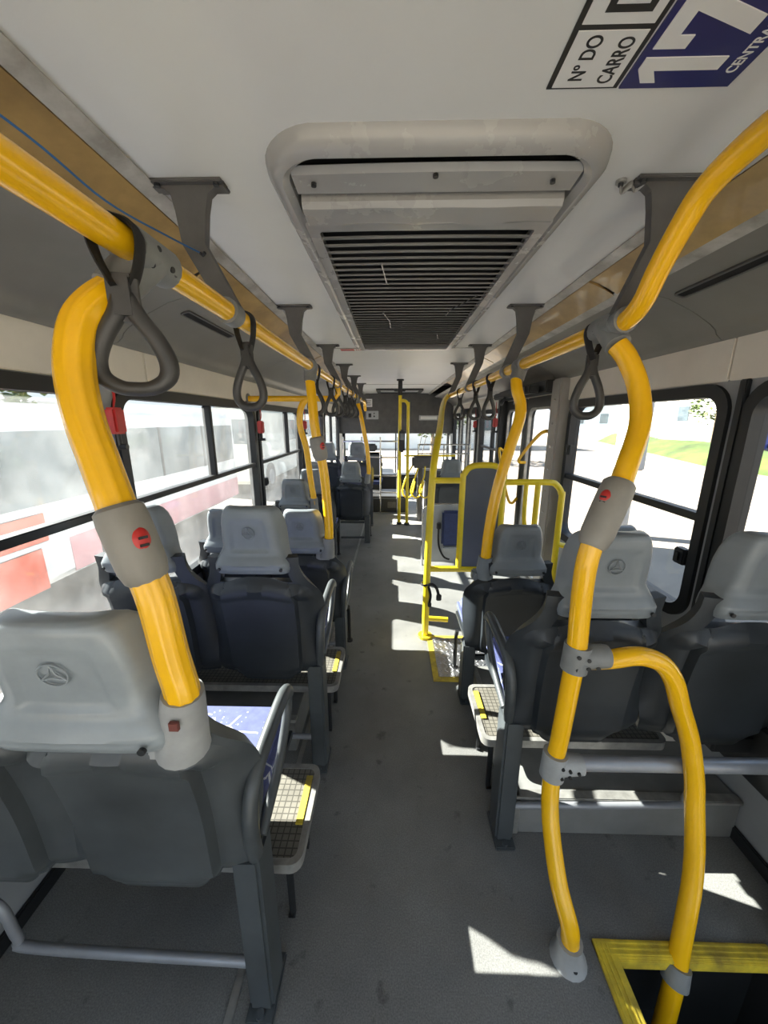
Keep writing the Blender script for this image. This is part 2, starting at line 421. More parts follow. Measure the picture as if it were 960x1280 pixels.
def window(n, side, y0, y1, glass, bars=(), z0=ZW0, z1=ZW1, catches=()):
    xin = XL if side < 0 else XR
    f = lambda p, a: (xin+side*a, p[0], p[1])
    mb = MB(); ring_prism(mb, rrect(y0+.01, y1-.01, z0-.005, z1+.005, .115), rrect(y0+.055, y1-.055, z0+.045, z1-.045, .075), f, -.016, .055)
    w = struct(mb.build('window_%d' % n, RUB))
    mb = MB(); xs = (xin+side*.026, xin+side*.031)
    mb.rings([[f(p, .026) for p in rrect(y0+.05, y1-.05, z0+.04, z1-.04, .08)], [f(p, .031) for p in rrect(y0+.05, y1-.05, z0+.04, z1-.04, .08)]])
    mb.build('pane', glass, w)
    for k, a, b, c, r in bars:
        mb = MB(); q = (xin-side*.006, xin+side*.045)
        if k == 'h': mb.box(min(q), max(q), b, c, a-r, a+r, .004)
        else: mb.box(min(q), max(q), a-r, a+r, b, c, .004)
        mb.build('glazing_bar', RUB, w)
    for y, z in catches:
        mb = MB(); q = (xin-side*.028, xin+side*.01); mb.box(min(q), max(q), y-.03, y+.03, z-.035, z+.035, .006)
        q = (xin-side*.036, xin-side*.028); mb.box(min(q), max(q), y-.012, y+.012, z-.02, z+.02, .003)
        mb.build('catch', BLK, w)
    return w
window(1, -1, *LW[0], GLASSR); 
window(2, -1, *LW[1], GLASSL, [('h', 1.15, .03, 1.41, .016), ('v', .7, 1.15, 1.59, .012)])
window(3, -1, *LW[2], GLASSL, [('h', 1.15, 1.55, 3.03, .014), ('v', 2.34, 1.15, 1.59, .013)])
window(4, -1, *LW[3], GLASSL, [('h', 1.15, 3.17, 4.57, .014), ('v', 4.05, 1.15, 1.59, .013)], catches=[(3.21, .98)])
window(5, -1, *LW[4], GLASSR, [('h', 1.15, 4.71, 6.05, .014)], catches=[(4.75, .95)])
window(6, -1, *LW[5], GLASSR, [('v', 7.0, .7, 1.59, .013)])
window(7, 1, *RW[1], GLASST)
window(8, 1, *RW[2], GLASST, [('h', 1.11, 1.50, 2.73, .017)], catches=[(1.545, .93), (2.69, 1.3), (2.69, .95)])
window(9, 1, *RW[3], GLASST, [('v', 4.9, .7, 1.59, .013), ('h', 1.15, 4.37, 5.5, .012)])
window(10, 1, *RW[4], GLASST)
window(11, 1, *RW[0], GLASSR)
# dark rubber pillar strips between the right windows
mb = MB(); mb.box(XR-.02, XR, 1.405, 1.437, .60, 1.645, .004); struct(mb.build('trim_7', RUB))

# front end: bulkhead box, windscreen, dash wall
mb = MB(); mb.box(XL, XR, 8.0, YF, 1.28, 2.05, .02); mb.box(XL, XR, 7.98, 8.02, 1.24, 1.30, .008)
struct(mb.build('wall_front', BRK))
mb = MB(); mb.box(XL-.05, XR+.05, YF, YF+.05, -.6, .30); mb.box(XL-.05, XL+.06, YF, YF+.05, .3, 1.4); mb.box(XR-.06, XR+.05, YF, YF+.05, .3, 1.4)
mb.box(XL-.05, XR+.05, YF, YF+.05, 1.33, 2.27)
struct(mb.build('wall_front_skin', BLK))
mb = MB(); mb.box(XL, XR, YF-.02, YF-.012, .28, 1.36)
w = struct(mb.build('window_12', GLASSR)); mb = MB(); mb.box(.055, .085, YF-.04, YF, .28, 1.36, .004); mb.build('glazing_bar', RUB, w)

mb = MB(); mb.box(XL+.02, XR-.02, YR-.03, YR-.022, .43, 2.0); struct(mb.build('window_13', GLASSR))  # unseen full-width rear pane, added to let in more daylight
# right hand doorway ahead of the gate: pillars and two glazed leaves
mb = MB(); mb.box(XR-.075, XR+.02, 2.80, 2.95, 0, 1.80, .01); struct(mb.build('wall_right_pillar', PILM))
mb = MB()
for z in [i*.17+.12 for i in range(10)]:
    mb.ball((XR-.077, 2.87, z), .008, 1)
struct(mb.build('trim_8', STEEL))
mb = MB(); mb.box(XR-.09, XR+.02, 4.25, 4.34, 0, 1.80, .01); struct(mb.build('wall_right_jamb', BLK))
mb = MB(); mb.box(XR-.12, XR+.02, 2.95, 4.25, 1.71, 1.80, .01); struct(mb.build('door_header', BLK))
def door(n, y0, y1, x=XR-.0, z0=.02, z1=1.70, hand=None, depth=.6):
    f = lambda p, a: (x+a, p[0], p[1])
    mb = MB(); ring_prism(mb, rrect(y0, y1, z0, z1, .02), rrect(y0+.055, y1-.055, z0+.1, z1-.09, .09), f, -.02, .03)
    d = struct(mb.build('door_%d' % n, BLK))
    mb = MB(); ring_prism(mb, rrect(y0+.052, y1-.052, z0+.097, z1-.087, .09), rrect(y0+.072, y1-.072, z0+.117, z1-.107, .075), f, -.024, .0)
    mb.build('glass_edge', ALU, d)
    mb = MB(); mb.rings([[f(p, .008) for p in rrect(y0+.05, y1-.05, z0+.095, z1-.085, .09)], [f(p, .013) for p in rrect(y0+.05, y1-.05, z0+.095, z1-.085, .09)]]); mb.build('pane', GLASST, d)
    if hand:
        mb = MB(); mb.tube([(x-.02, hand[0], hand[1]), (x-.09, hand[0]+hand[4]*.05, hand[1]-.03), (x-.10, hand[2]-hand[4]*.05, hand[3]+.03), (x-.02, hand[2], hand[3])], .014, 10, 6); mb.build('handle', YEL, d)
    return d
door(1, 2.96, 3.59, hand=(3.02, 1.42, 3.52, 1.12, 1)); door(2, 3.61, 4.24, hand=(3.66, .75, 4.18, 1.15, 1))
door(3, 5.71, 6.39); door(4, 6.41, 7.09)
mb = MB(); mb.box(XR-.14, XR+.02, .70, .79, -.6, 1.80, .012); struct(mb.build('door_post', BLK))
door(5, .13, .69, z0=-.58); door(6, -.44, .12, z0=-.58)
# door gear above doorway
t = thing('door_mechanism', 'dark door gear with hoses above the glazed doorway', 'door gear', (XR-.16, 3.6, 1.74))
mb = MB(); mb.box(-.05, .03, -.55, .5, -.03, .03, .01); mb.build('rail', BLK, t)
mb = MB(); mb.tube([(-.03, -.3, -.0), (-.05, -.3, -.06), (-.03, -.15, -.09), (0, -.1, -.03)], .012, 8, 5); mb.build('hose', RUB, t)
mb = MB(); mb.tube([(-.03, .1, 0), (-.06, .12, -.07), (-.02, .3, -.08), (0, .32, -.02)], .012, 8, 5); mb.build('hose', RUB, t)
mb = MB(); mb.tube([(-.05, -.45, 0), (-.05, -.25, 0)], .028, 12); mb.build('cylinder', BRK, t)

# step well edging
t = thing('step_edging', 'worn yellow edging around the dark step well at rear door', 'step edging', (.6, .777, 0))
mb = MB(); mb.box(-.002, .505, -.040, 0, -.004, .008, .002); mb.box(.0, .5, -.045, -.036, -.03, .004, .002)
for k in range(3): mb.box(.01, .495, -.034+k*.012, -.030+k*.012, .008, .010)
mb.build('cross_nosing', YELP, t)
mb = MB(); mb.box(-.002, .055, -1.2, -.0, -.004, .009, .002); mb.box(.046, .056, -1.2, -.06, -.03, .004, .002)
for k in range(3): mb.box(.006+k*.014, .011+k*.014, -1.2, -.01, .009, .012)
mb.build('side_nosing', YELP, t)

# ------------------------------------------------------------------ seats
def shell_mb():
    nx, nz = 81, 48
    zs = [i/(nz-1)*.53 for i in range(nz)]
    def hw(z):
        if z < .04: return .190+.010*sm(0, .04, z)
        return .200+.006*sm(.06, .28, z)-.052*sm(.34, .50, z)
    P = []
    for z in zs:
        row = []
        for j in range(nx):
            s = -1+2*j/(nx-1); a = abs(s)
            y = -.10*(z/.71)+.018*math.sin(PI*min(1, z/.5))
            wing = max(0, (a-.66)/.34); y += .055*wing**2.0*(.22+.78*sm(0, .24, z))*(1-.82*sm(.30, .46, z))
            top = .405-.05*s*s
            panel = (1-sm(.555, .585, a))*(1-sm(top-.02, top+.006, z))
            y -= .026*panel; y += .005*math.exp(-((a-.60)/.02)**2)*(1-sm(.36, .42, z))
            rim = math.exp(-((z-(.405-.045*s*s))/.017)**2)*(1-sm(.74, .9, a)); y -= .022*rim
            y += .02*(1-sm(0, .05, z))
            zz = z - (.02*(1-sm(.40, .56, a))*(1-sm(.0, .10, z))) + .010*math.exp(-((a-.57)/.06)**2)*(1-sm(0, .06, z))
            row.append((s*hw(z), y, zz))
        P.append(row)
    mb = MB()
    def hole(i, j):
        z = (zs[i]+zs[i+1])/2; s = abs(-1+2*(j+.5)/(nx-1))
        return .425 < z < .478 and s < .74
    mb.quadgrid(P, hole); mb.thicken(-.03)
    return mb
def shell_y(z): return -.10*(z/.71)+.018*math.sin(PI*min(1, z/.5))

def headrest_mb():
    S = [(.462, .132, -.040, .030), (.468, .141, -.050, .034), (.486, .146, -.056, .036), (.505, .145, -.054, .038), (.522, .138, -.044, .040), (.536, .132, -.034, .042),
         (.555, .131, -.028, .045), (.585, .131, -.026, .047), (.62, .129, -.026, .048), (.655, .124, -.026, .046), (.68, .117, -.025, .042), (.698, .108, -.023, .034), (.708, .098, -.018, .024), (.713, .082, -.010, .012)]
    # densify
    D = []
    for a, b in zip(S, S[1:]):
        for k in range(3): D.append(tuple(a[q]+(b[q]-a[q])*k/3 for q in range(4)))
    D.append(S[-1]); n = 72; R = []
    for z, w, yb, yf in D:
        yc = shell_y(min(z, .5))-.10*(max(z, .5)-.5)/.71
        r = []
        for k in range(n):
            a = 2*PI*k/n; c, s = math.cos(a), math.sin(a); e = .36
            x = math.copysign(abs(c)**e, c); q = math.copysign(abs(s)**e, s)
            t = (q+1)/2            # 0 back, 1 front
            wing = sm(.53, .57, z)
            xx = x*w*(1-.19*wing*(1-t)**1.3)
            yy = yb+(yf-yb)*t + .02*abs(x)**3*t
            if q < -.5:
                aa = abs(xx)/w
                inset = sm(.548, .556, z)*(1-sm(.660, .668, z))*(1-sm(.50-.5*(z-.55), .58-.5*(z-.55), aa))
                yy += .0065*inset
                yy -= .006*(1-aa*aa)*(z > .5)
            r.append((xx*.92, yc+yy, z))
        R.append(r)
    mb = MB(); mb.rings(R); return mb
def emblem_mb():
    mb = MB(); z0 = .622; yc = shell_y(.5)-.10*(z0-.5)/.71-.0305
    def P(u, v): return (u, yc-.10/.71*v, z0+v)
    mb.tube([P(.021*math.cos(a), .021*math.sin(a)) for a in [2*PI*k/28 for k in range(28)]], .0016, 6, close=True)
    for k in range(3):
        a = PI/2+2*PI*k/3; b = a+2*PI/3
        pts = [P(.0205*math.cos(a), .0205*math.sin(a)), P(.006*math.cos(a+.75), .006*math.sin(a+.75)), P(.0055*math.cos((a+b)/2), .0055*math.sin((a+b)/2)), P(.006*math.cos(b-.75), .006*math.sin(b-.75)), P(.0205*math.cos(b), .0205*math.sin(b))]
        mb.tube(pts, .0014, 6, 4)
    return mb
_sh = {m.name: shell_mb().mesh('backrest', m, 50) for m in (SHELL, SHELL_LIT)}
_he = {m.name: headrest_mb().mesh('headrest', m, 60) for m in (HEAD, HEADW)}
_em = {m.name: emblem_mb().mesh('embossed_emblem', m, 60) for m in (HEAD, HEADW)}
def link(name, me, parent, loc=(0, 0, 0)):
    o = bpy.data.objects.new(name, me); COL.objects.link(o); o.parent = parent; o.location = loc; return o
def simple_mesh(mb, name, m): return mb.mesh(name, m)
_cu = MB().box(-.195, .195, -.03, .33, -.035, .045, .025, seg=3).mesh('cushion', FAB)
_pan = MB().box(-.20, .20, -.02, .315, -.075, -.03, .012).box(-.17, .17, .0, .29, -.12, -.075, .01).mesh('seat_pan', SHELL)
_pad = MB().box(-.15, .15, .0, .04, .10, .36, .02, Matrix.Rotation(.12, 4, 'X'), 3).mesh('back_pad', FAB)
_bolt = MB().tube([(0, 0, 0), (0, -.006, 0)], .006, 10).mesh('screw', BLK)
def arm_mb(s):
    mb = MB()
    pts = [(s*.205, .0, .03), (s*.214, -.028, .12), (s*.219, -.025, .21), (s*.223, .02, .262), (s*.226, .10, .280), (s*.228, .20, .286), (s*.228, .235, .262), (s*.226, .22, .20), (s*.222, .13, .115), (s*.214, .02, .055)]
    mb.tube(pts, lambda t: (.017, .021) if t < .68 else (.012, .015), 12, 8)
    return mb
_arm = {s: arm_mb(s).mesh('armrest', SHELL_LIT) for s in (-1, 1)}
def seat(x, y, lift, label, aisle=0, worn=False, cols=2, arm=False, wallside=0, group='bus seats', tray=False, bars=True):
    """aisle = +1/-1: side of the aisle leg, 0 = window seat hung between neighbour and wall"""
    t = thing('bus_seat', label, 'seat', (x, y, 0), 0, group)
    z0 = .32+lift; n = 'weathered_' if worn else ''
    link('backrest', _sh['weathered_seat_plastic' if worn else 'charcoal_seat_plastic'], t, (0, 0, z0))  # worn seats take the shell coloured as if lit
    h = link('headrest', _he['weathered_headrest_plastic' if worn else 'grey_headrest_plastic'], t, (-.012 if worn else 0, -.03 if worn else 0, z0-(.008 if worn else 0)))
    if worn: h.scale = (1.16, 1, 1)
    link('embossed_emblem', _em['weathered_headrest_plastic' if worn else 'grey_headrest_plastic'], h)
    for s in (-1, 1): link('screw', _bolt, h, (s*.11, shell_y(.5)-.055, .49))
    link('back_pad', _pad, t, (0, 0, z0)); link('cushion', _cu, t, (0, .04, z0+.075)); link('seat_pan', _pan, t, (0, .04, z0+.075))
    if aisle:
        s = aisle; lx = s*.185
        if True:
            mb = MB(); mb.box(lx-.032, lx+.032, -.02, .07, .012, z0+.03, .008); mb.box(lx-.036, lx+.036, -.045, .09, 0, .014, .004)
            mb.tube([(lx, -.03, .014), (lx, -.03, .024)], .011, 8); mb.build('leg', LEGM, t)
            mb = MB()
            if not lift: mb.tube([(lx+s*.02, .27, .0), (lx+s*.02, .27, z0-.10), (lx+s*.02, .24, z0-.04)], .012, 8); mb.tube([(lx+s*.02, .27, 0), (lx+s*.02, .27, .012)], .022, 10); mb.build('front_leg', BLK, t)
            else: mb.bm.free()
            if bars and wallside:
                w = wallside
                mb = MB(); mb.tube([(lx, .0, .155), (-s*.40, .01, .16), (-s*.455, .015, .185), (-s*.47, .015, .28), (-s*.50, .015, .315), (-s*.575, .015, .32)], .012, 10, 5); mb.build('foot_bar', BARM, t)
                ew = (XL+.004 if w < 0 else XR-.004)-x; mb = MB(); mb.box(min(lx, ew), max(lx, ew), .10, .15, z0-.04, z0-.0, .006); mb.build('cross_beam', LEGM, t)
            elif bars:
                for zz in (.06, z0-.06): mb = MB(); mb.box(-.15, .15, .0, .03, zz-.012, zz+.012, .004); mb.build('cross_beam', LEGM, t)
                mb = MB(); mb.box(-lx-.02, -lx+.02, -.01, .04, 0, z0+.02, .006); mb.build('leg', LEGM, t)
        if arm: link('armrest', _arm[s], t, (0, 0, z0))
    elif wallside:
        w = wallside; e = (XL+.003 if w < 0 else XR-.003)-x; 
        mb = MB(); q = (w*.06, e); mb.box(min(q), max(q), .0, .10, z0-.10, z0-.03, .008); q = (e-w*.05, e); mb.box(min(q), max(q), -.09, .22, z0-.2, z0+.02, .008)
        mb.build('wall_bracket', BLK, t)
    return t
LA, LWN, RA, RWN = -.50, -.915, .598, 1.03
G1, G2 = 'raised seats over the wheel boxes', 'seats at floor height'
seat(-.517, .635, .18, 'nearest seat, weathered grey headrest, pole rising from its right shoulder', 1, True, arm=True, wallside=-1, group=G1)
seat(-.91, .635, .18, 'nearest window seat on the left, cut off by the photo edge', 0, True, wallside=-1, group=G1)
seat(LA, 1.33, .18, 'grey headrest aisle seat in second left row, full dark back visible', 1, arm=True, wallside=-1, group=G1)
seat(LWN, 1.33, .18, 'window seat in second left row, behind the nearest thick yellow pole', 0, wallside=-1, group=G1)
seat(LA, 2.03, 0, 'aisle seat in third left row with yellow pole on its shoulder', 1, arm=True, wallside=-1, group=G2)
seat(LWN, 2.03, 0, 'window seat in third left row, half hidden by second row headrest', 0, wallside=-1, group=G2)
seat(-.82, 3.1, 0, 'single left seat with slim yellow pole bent up to the crossbar', 1, group=G2)
seat(-.82, 3.75, 0, 'single left seat directly ahead of the seat under the crossbar', 1, group=G2)
seat(LA, 4.47, 0, 'lone looking aisle seat far left with open legs and thin yellow pole', 1, group=G2)
seat(LWN, 4.47, 0, 'far left window seat beside the lone looking aisle seat', 0, wallside=-1, group=G2)
seat(LA, 5.25, .18, 'frontmost raised aisle seat on the left against the bright windscreen', 1, wallside=-1, group=G1)
seat(LWN, 5.25, .18, 'frontmost raised window seat on the left', 0, wallside=-1, group=G1)
seat(RA, 1.05, .18, 'raised right aisle seat behind the curved yellow pole, sunlit tread below', -1, arm=True, wallside=1, group=G1)
seat(RWN, 1.05, .18, 'raised right window seat with armless back at the photo edge', 0, wallside=1, group=G1)
seat(RA, 1.75, 0, 'small right seat with yellow pole, just before the gated doorway', -1, group=G2)
seat(RWN, 1.75, 0, 'right window seat hidden behind the raised right aisle seat', 0, wallside=1, group=G2)
seat(.68, 4.35, .04, 'right seat beyond the yellow gate, seen through its open half', -1, group=G2)

# footplates under the raised pairs
def footplate(x0, x1, y0, side, label):
    t = thing('footplate', label, 'footplate', ((x0+x1)/2, y0, .3), 0, 'tread footplates beneath raised seats')
    h = (x1-x0)/2
    mb = MB(); out = rrect(-h, h, .0, .30, .03, 5)
    mb.rings([[(p[0], p[1], -.022) for p in out], [(p[0], p[1], 0) for p in out]]); mb.build('tread', TREAD, t)
    mb = MB(); ring_prism(mb, rrect(-h-.006, h+.006, -.006, .306, .034, 5), rrect(-h+.012, h-.012, .012, .288, .02, 5), lambda p, a: (p[0], p[1], a), -.03, .003); mb.build('edge_band', ALU, t)
    e = h*side; q = (e-side*.036, e-side*.014)
    mb = MB(); mb.box(min(q), max(q), .10, .26, .002, .006, .001); mb.build('yellow_strip', YELP, t)
    q = e-side*.05
    for yy in (.06, .25):
        mb = MB(); mb.tube([(q, yy, -.02), (q, yy, -.29), (q, yy-.015, -.298)], .011, 8); mb.build('hook_leg', BLK, t)
footplate(-1.08, -.255, .76, 1, 'footplate with yellow strip below the nearest left seat armrest')
footplate(-1.08, -.255, 1.47, 1, 'footplate in shade below second left row seats')
footplate(.36, 1.06, 1.19, -1, 'sunlit footplate with yellow corner strip below raised right seats')
# wheel boxes
t = thing('wheel_box', 'low grey step box with metal edge under raised right seats', 'step box', (.86, 1.07, 0))
mb = MB(); mb.box(-.40, .405, 0, .75, 0, .165, .004); mb.build('body', PLNTH, t)
mb = MB(); mb.box(-.405, .405, -.006, .03, .155, .172, .003); mb.box(-.408, -.385, -.006, .03, 0, .165, .003); mb.box(-.408, -.385, .0, .75, .155, .172, .003); mb.build('metal_edge', ALU, t)
mb = MB(); mb.box(-.36, .40, .26, .29, .165, .255, .003); mb.build('upper_riser', CREAM, t)
t = thing('wheel_box', 'dark step box under the second left row seats', 'step box', (-.74, 1.40, 0))
mb = MB(); mb.box(-.39, .30, 0, .55, 0, .17, .004); mb.build('body', PLNTH, t)
mb = MB(); mb.box(-.39, .305, -.006, .03, .16, .177, .003); mb.build('metal_edge', ALU, t)

# ------------------------------------------------------------------ overhead rails, brackets
LX, LZ, RX, RZ = -.42, 1.77, .58, 1.745
def clamp_sleeve(mb, c, r, l, ax='y'):
    d = Vector((0, 1, 0)) if ax == 'y' else Vector(ax)
    c = Vector(c); mb.tube([c-d*l/2, c-d*(l/2-.006), c+d*(l/2-.006), c+d*l/2], lambda t: r, 16)
t = thing('overhead_rail', 'long yellow overhead handrail above the left seats', 'handrail', (LX, 0, LZ), 0, 'overhead rails')
mb = MB(); mb.tube([(-.0, -1.2, 0), (0, .3, 0), (0, 2, 0), (0, 4, 0), (0, 5.6, 0), (.0, 5.75, -.03), (.0, 5.8, -.12)], .0235, 16); mb.build('tube', YEL, t)
t = thing('overhead_rail', 'yellow overhead handrail on the right, rising bent near the camera', 'handrail', (RX, 0, RZ), 0, 'overhead rails')
mb = MB()
mb.tube([(.0, -.6, .20), (.005, .3, .20), (.005, .62, .198), (.0, .74, .193), (-.005, .82, .170), (-.008, .865, .128), (-.008, .915, .072), (-.004, .96, .022), (0, 1.02, -.002), (0, 1.1, 0), (0, 1.6, 0), (0, 2.4, 0), (0, 3.6, 0), (-.01, 3.92, 0)], .0235, 16, 6); mb.build('tube', YEL, t)

def bracket(side, y, label):
    px, pz = (LX, LZ) if side < 0 else (RX, RZ)
    bx = px+side*.068
    t = thing('rail_bracket', label, 'bracket', (bx, y, ZC), 0, 'ceiling brackets of the %s rail' % ('left' if side < 0 else 'right'))
    mb = MB()
    out = [(-.085, 0), (-.085, -.012), (-.055, -.016), (-.043, -.028), (-.036, -.06)]
    dz = pz-ZC
    L = [(-.085, 0), (-.085, -.012), (-.06, -.014), (-.045, -.026), (-.038, -.06), (-.030, -.13), (-side*.068-.026, dz+.02), (-side*.068-.024, dz-.0)]
    Rr = [(.085, 0), (.085, -.012), (.06, -.014), (.045, -.026), (.036, -.06), (.026, -.13), (-side*.068+.026, dz+.02), (-side*.068+.024, dz-.0)]
    poly = L+Rr[::-1]
    mb.prism(poly, lambda p: (p[0], -.012, p[1]), lambda p: (p[0], .012, p[1])); mb.box(-.085, .085, -.028, .028, -.008, 0, .002)
    mb.build('arm', BRK, t)
    mb = MB(); clamp_sleeve(mb, (-side*.068, 0, dz), .031, .05); mb.build('clamp', CLAMP, t)
    for s in (-1, 1): mb = MB(); mb.tube([(s*.07, -.018, -.008), (s*.07, -.018, -.014)], .007, 8); mb.build('screw', BLK, t)
pos = ['nearest', 'second', 'third', 'fourth', 'fifth', 'sixth']
for k in range(6):
    bracket(-1, 1.036+.965*k, '%s grey ceiling bracket from the camera on the left rail' % pos[k])
for k in range(4):
    bracket(1, 1.047+.97*k-(.0 if k < 3 else .08), '%s grey ceiling bracket from the camera on the right rail' % pos[k])

# strap handles
def strap_handle_parts(t):
    mb = MB()
    for s in (-1, 1):
        pts = [(s*.006, s*.010, -.075), (s*.02, s*.006, -.035), (s*.0265, 0, 0), (s*.019, 0, .019), (0, 0, .0265)]
        mb.tube(pts, lambda q: (.004, .016), 8, 5)
    mb.build('strap', WEB, t)
    mb = MB()
    pts = [(0, 0, -.085), (-.012, 0, -.115), (-.030, 0, -.15), (-.041, 0, -.185), (-.038, 0, -.212), (-.02, 0, -.228), (0, 0, -.231), (.02, 0, -.228), (.038, 0, -.212), (.041, 0, -.185), (.030, 0, -.15), (.012, 0, -.115)]
    mb.tube(pts, (lambda q: (.012, .0105)), 12, 5, close=True)
    mb.box(-.018, .018, -.011, .011, -.125, -.052, .008); mb.build('grip', STRAP, t)
proto = None
hl = [(-1, .63, 'big strap handle hanging nearest on the left, beside the thick pole', .25, 1.35), (-1, 1.13, 'second strap handle from the camera on the left rail', -.12, 1.0)]
for y, w in zip((2.1, 2.62, 2.95, 3.4, 3.75, 4.2, 4.6, 5.1), ('third', 'fourth', 'fifth', 'sixth', 'seventh', 'eighth', 'ninth', 'tenth')):
    hl.append((-1, y, '%s strap handle from the camera on the left rail' % w, random.uniform(-.3, .3), 1.0))
hl += [(1, 1.165, 'strap handle hanging nearest on the right, before the side window', .12, 1.0), (1, 2.33, 'second strap handle from the camera on the right rail', .5, 1), (1, 2.72, 'third strap handle from the camera on the right rail', .4, 1), (1, 3.35, 'farthest strap handle on the right rail', -.4, 1)]
for s, y, lab, rz, sc in hl:
    px, pz = (LX, LZ) if s < 0 else (RX, RZ)
    if proto is None:
        proto = thing('strap_handle', lab, 'strap handle', (px, y, pz), rz, 'hanging strap handles'); strap_handle_parts(proto); o = proto
    else: o = copy_tree(proto); o.location = (px, y, pz); o.rotation_euler = (0, 0, rz); o['label'] = lab
    o.scale = (1, 1, 1) if sc == 1 else (1.25, 1.1, .95)

# ------------------------------------------------------------------ stanchions
def tee_clamp(mb, a, b, r=.031, l=.085):
    """sleeve round the rail at a plus a tapering branch to b"""
    clamp_sleeve(mb, a, r, l)
    a, b = Vector(a), Vector(b); mb.tube([a, a.lerp(b, .35), a.lerp(b, .8), b], lambda q: r*(1.05-.12*q), 16)
def screws(parent, spots, r=.005):
    for c, n in spots:
        mb = MB(); c, n = Vector(c), Vector(n); mb.tube([c-n*.004, c+n*.0025], r, 8); mb.build('screw', BLK, parent)
def socket(parent, base, top, r0=.046, r1=.033, m=CLAMPL):
    a, b = Vector(base), Vector(top)
    mb = MB(); mb.tube([a, a.lerp(b, .08), a.lerp(b, .5), a.lerp(b, .9), b], lambda q: r0+(r1-r0)*sm(.0, 1, q), 18)
    mb.box(a.x-.06, a.x+.02, a.y-.02, a.y+.03, a.z-.02, a.z+.03, .008)
    mb.build('shoulder_socket', m, parent)
R = .0265
t = thing('grab_pole', 'thick ribbed yellow pole curving from nearest seat to left rail', 'grab pole', (0, 0, 0))
pts = [(-.365, .535, .97), (-.352, .525, 1.05), (-.362, .525, 1.125), (-.377, .53, 1.235), (-.402, .535, 1.31), (-.425, .545, 1.376), (-.45, .56, 1.44), (-.474, .575, 1.507), (-.488, .592, 1.578), (-.484, .61, 1.64), (-.47, .63, 1.675), (-.452, .66, 1.705)]
P = [Vector(p) for p in pts]
mb = MB(); C_ = catmull(P, 6)
n = 30
# ribbed sleeve
tt = MB(); seg = 40
tt.tube(C_, lambda q: R, seg)
tt.bm.verts.ensure_lookup_table()
for i, v in enumerate(tt.bm.verts):
    c = C_[i//seg]; k = i % seg
    v.co = c+(v.co-c)*(1+.035*math.cos(10*2*PI*k/seg))
tt.build('tube', YEL, t, ang=60)
socket(t, (-.378, .545, .925), (-.353, .527, 1.055))
mb = MB(); mb.box(-.359, -.343, .486, .493, 1.012, 1.028, .001); mb.build('square_plug', mat('dull_red_plug', (.16, .045, .035), .5), t)
mb = MB(); tee_clamp(mb, (LX, .705, LZ), (-.455, .655, 1.702), .033, .10); mb.build('tee_clamp', CLAMP, t)
screws(t, [((LX+.030, .69, LZ+.006), (1, -.2, .1)), ((LX+.030, .725, LZ-.012), (1, -.2, -.3)), ((LX+.022, .68, LZ-.02), (.8, -.3, -.5)), ((LX+.012, .70, LZ-.03), (.5, -.3, -.8)), ((LX+.026, .74, LZ-.014), (1, 0, -.4))])
def stop_box(label, pts, m, btn, group='stop request boxes', face=(.6, -.75, 0), r=.042):
    P = [Vector(p) for p in pts]; c = (P[0]+P[-1])/2
    t = thing('stop_button_box', label, 'stop button', c, 0, group)
    ax = (P[-1]-P[0]).normalized()
    Q = [P[0]-c, P[0].lerp(P[-1], .05)-c, P[0].lerp(P[-1], .2)-c, Vector((0, 0, 0)), P[0].lerp(P[-1], .8)-c, P[0].lerp(P[-1], .95)-c, P[-1]-c]
    rr = [.70, .86, .98, 1.0, 1.0, .95, .75]
    mb = MB()
    def rad(q):
        i = min(5, int(q*6)); f = q*6-i; return r*(rr[i]+(rr[i+1]-rr[i])*f)
    mb.tube(Q, rad, 20); mb.build('housing', m, t)
    n = Vector(face).normalized(); b0 = Vector((0, 0, 0))+ax*(btn*.5)*(P[-1]-P[0]).length
    q = MB(); q.ball((0, 0, 0), 1, 3, (r*.40, r*.30, r*.62)); q.move(Matrix.Translation(b0+n*(r*.80)) @ n.to_track_quat('Y', 'Z').to_matrix().to_4x4()); q.build('button', RED, t)
    for k in (-1, 1):
        q = MB(); q.box(-r*.18, r*.18, r*.24, r*.32, k*r*.16-r*.06, k*r*.16+r*.06, .0004); q.move(Matrix.Translation(b0+n*(r*.80)) @ n.to_track_quat('Y', 'Z').to_matrix().to_4x4()); q.build('button_mark', INK, t)
stop_box('beige grey stop button box on the thick near left pole', [(-.382, .53, 1.255), (-.42, .54, 1.375)], BOXG, .1, face=(.85, -.5, .12), r=.036)

def pole(label, pts, parts):
    t = thing('grab_pole', label, 'grab pole', (0, 0, 0))
    mb = MB(); mb.tube(pts, R*.93, 16, 7); mb.build('tube', YEL, t)
    return t
t = pole('curved yellow pole from floor foot to right rail, nearest on the right', [(.513, .738, .02), (.510, .738, .075), (.502, .742, .13), (.482, .785, .215), (.474, .84, .32), (.476, .878, .40), (.484, .90, .50), (.492, .90, .60), (.492, .885, .79), (.488, .87, .90), (.478, .86, 1.014), (.470, .85, 1.14), (.480, .853, 1.215), (.50, .862, 1.275), (.534, .88, 1.325), (.569, .91, 1.399), (.615, .96, 1.492), (.622, 1.0, 1.58), (.603, 1.03, 1.652), (.583, 1.05, 1.69)], None)
mb = MB(); mb.tube([(.513, .738, .0), (.513, .738, .012), (.511, .738, .035), (.510, .738, .07)], lambda q: .05-.016*sm(0, .8, q), 18); mb.build('floor_foot', CLAMPL, t)
screws(t, [((.513, .700, .02), (0, -.4, .9)), ((.513, .776, .02), (0, .4, .9))], .006)
mb = MB(); tee_clamp(mb, (RX, 1.10, RZ), (.584, 1.05, 1.69), .033, .10); mb.build('tee_clamp', CLAMP, t)
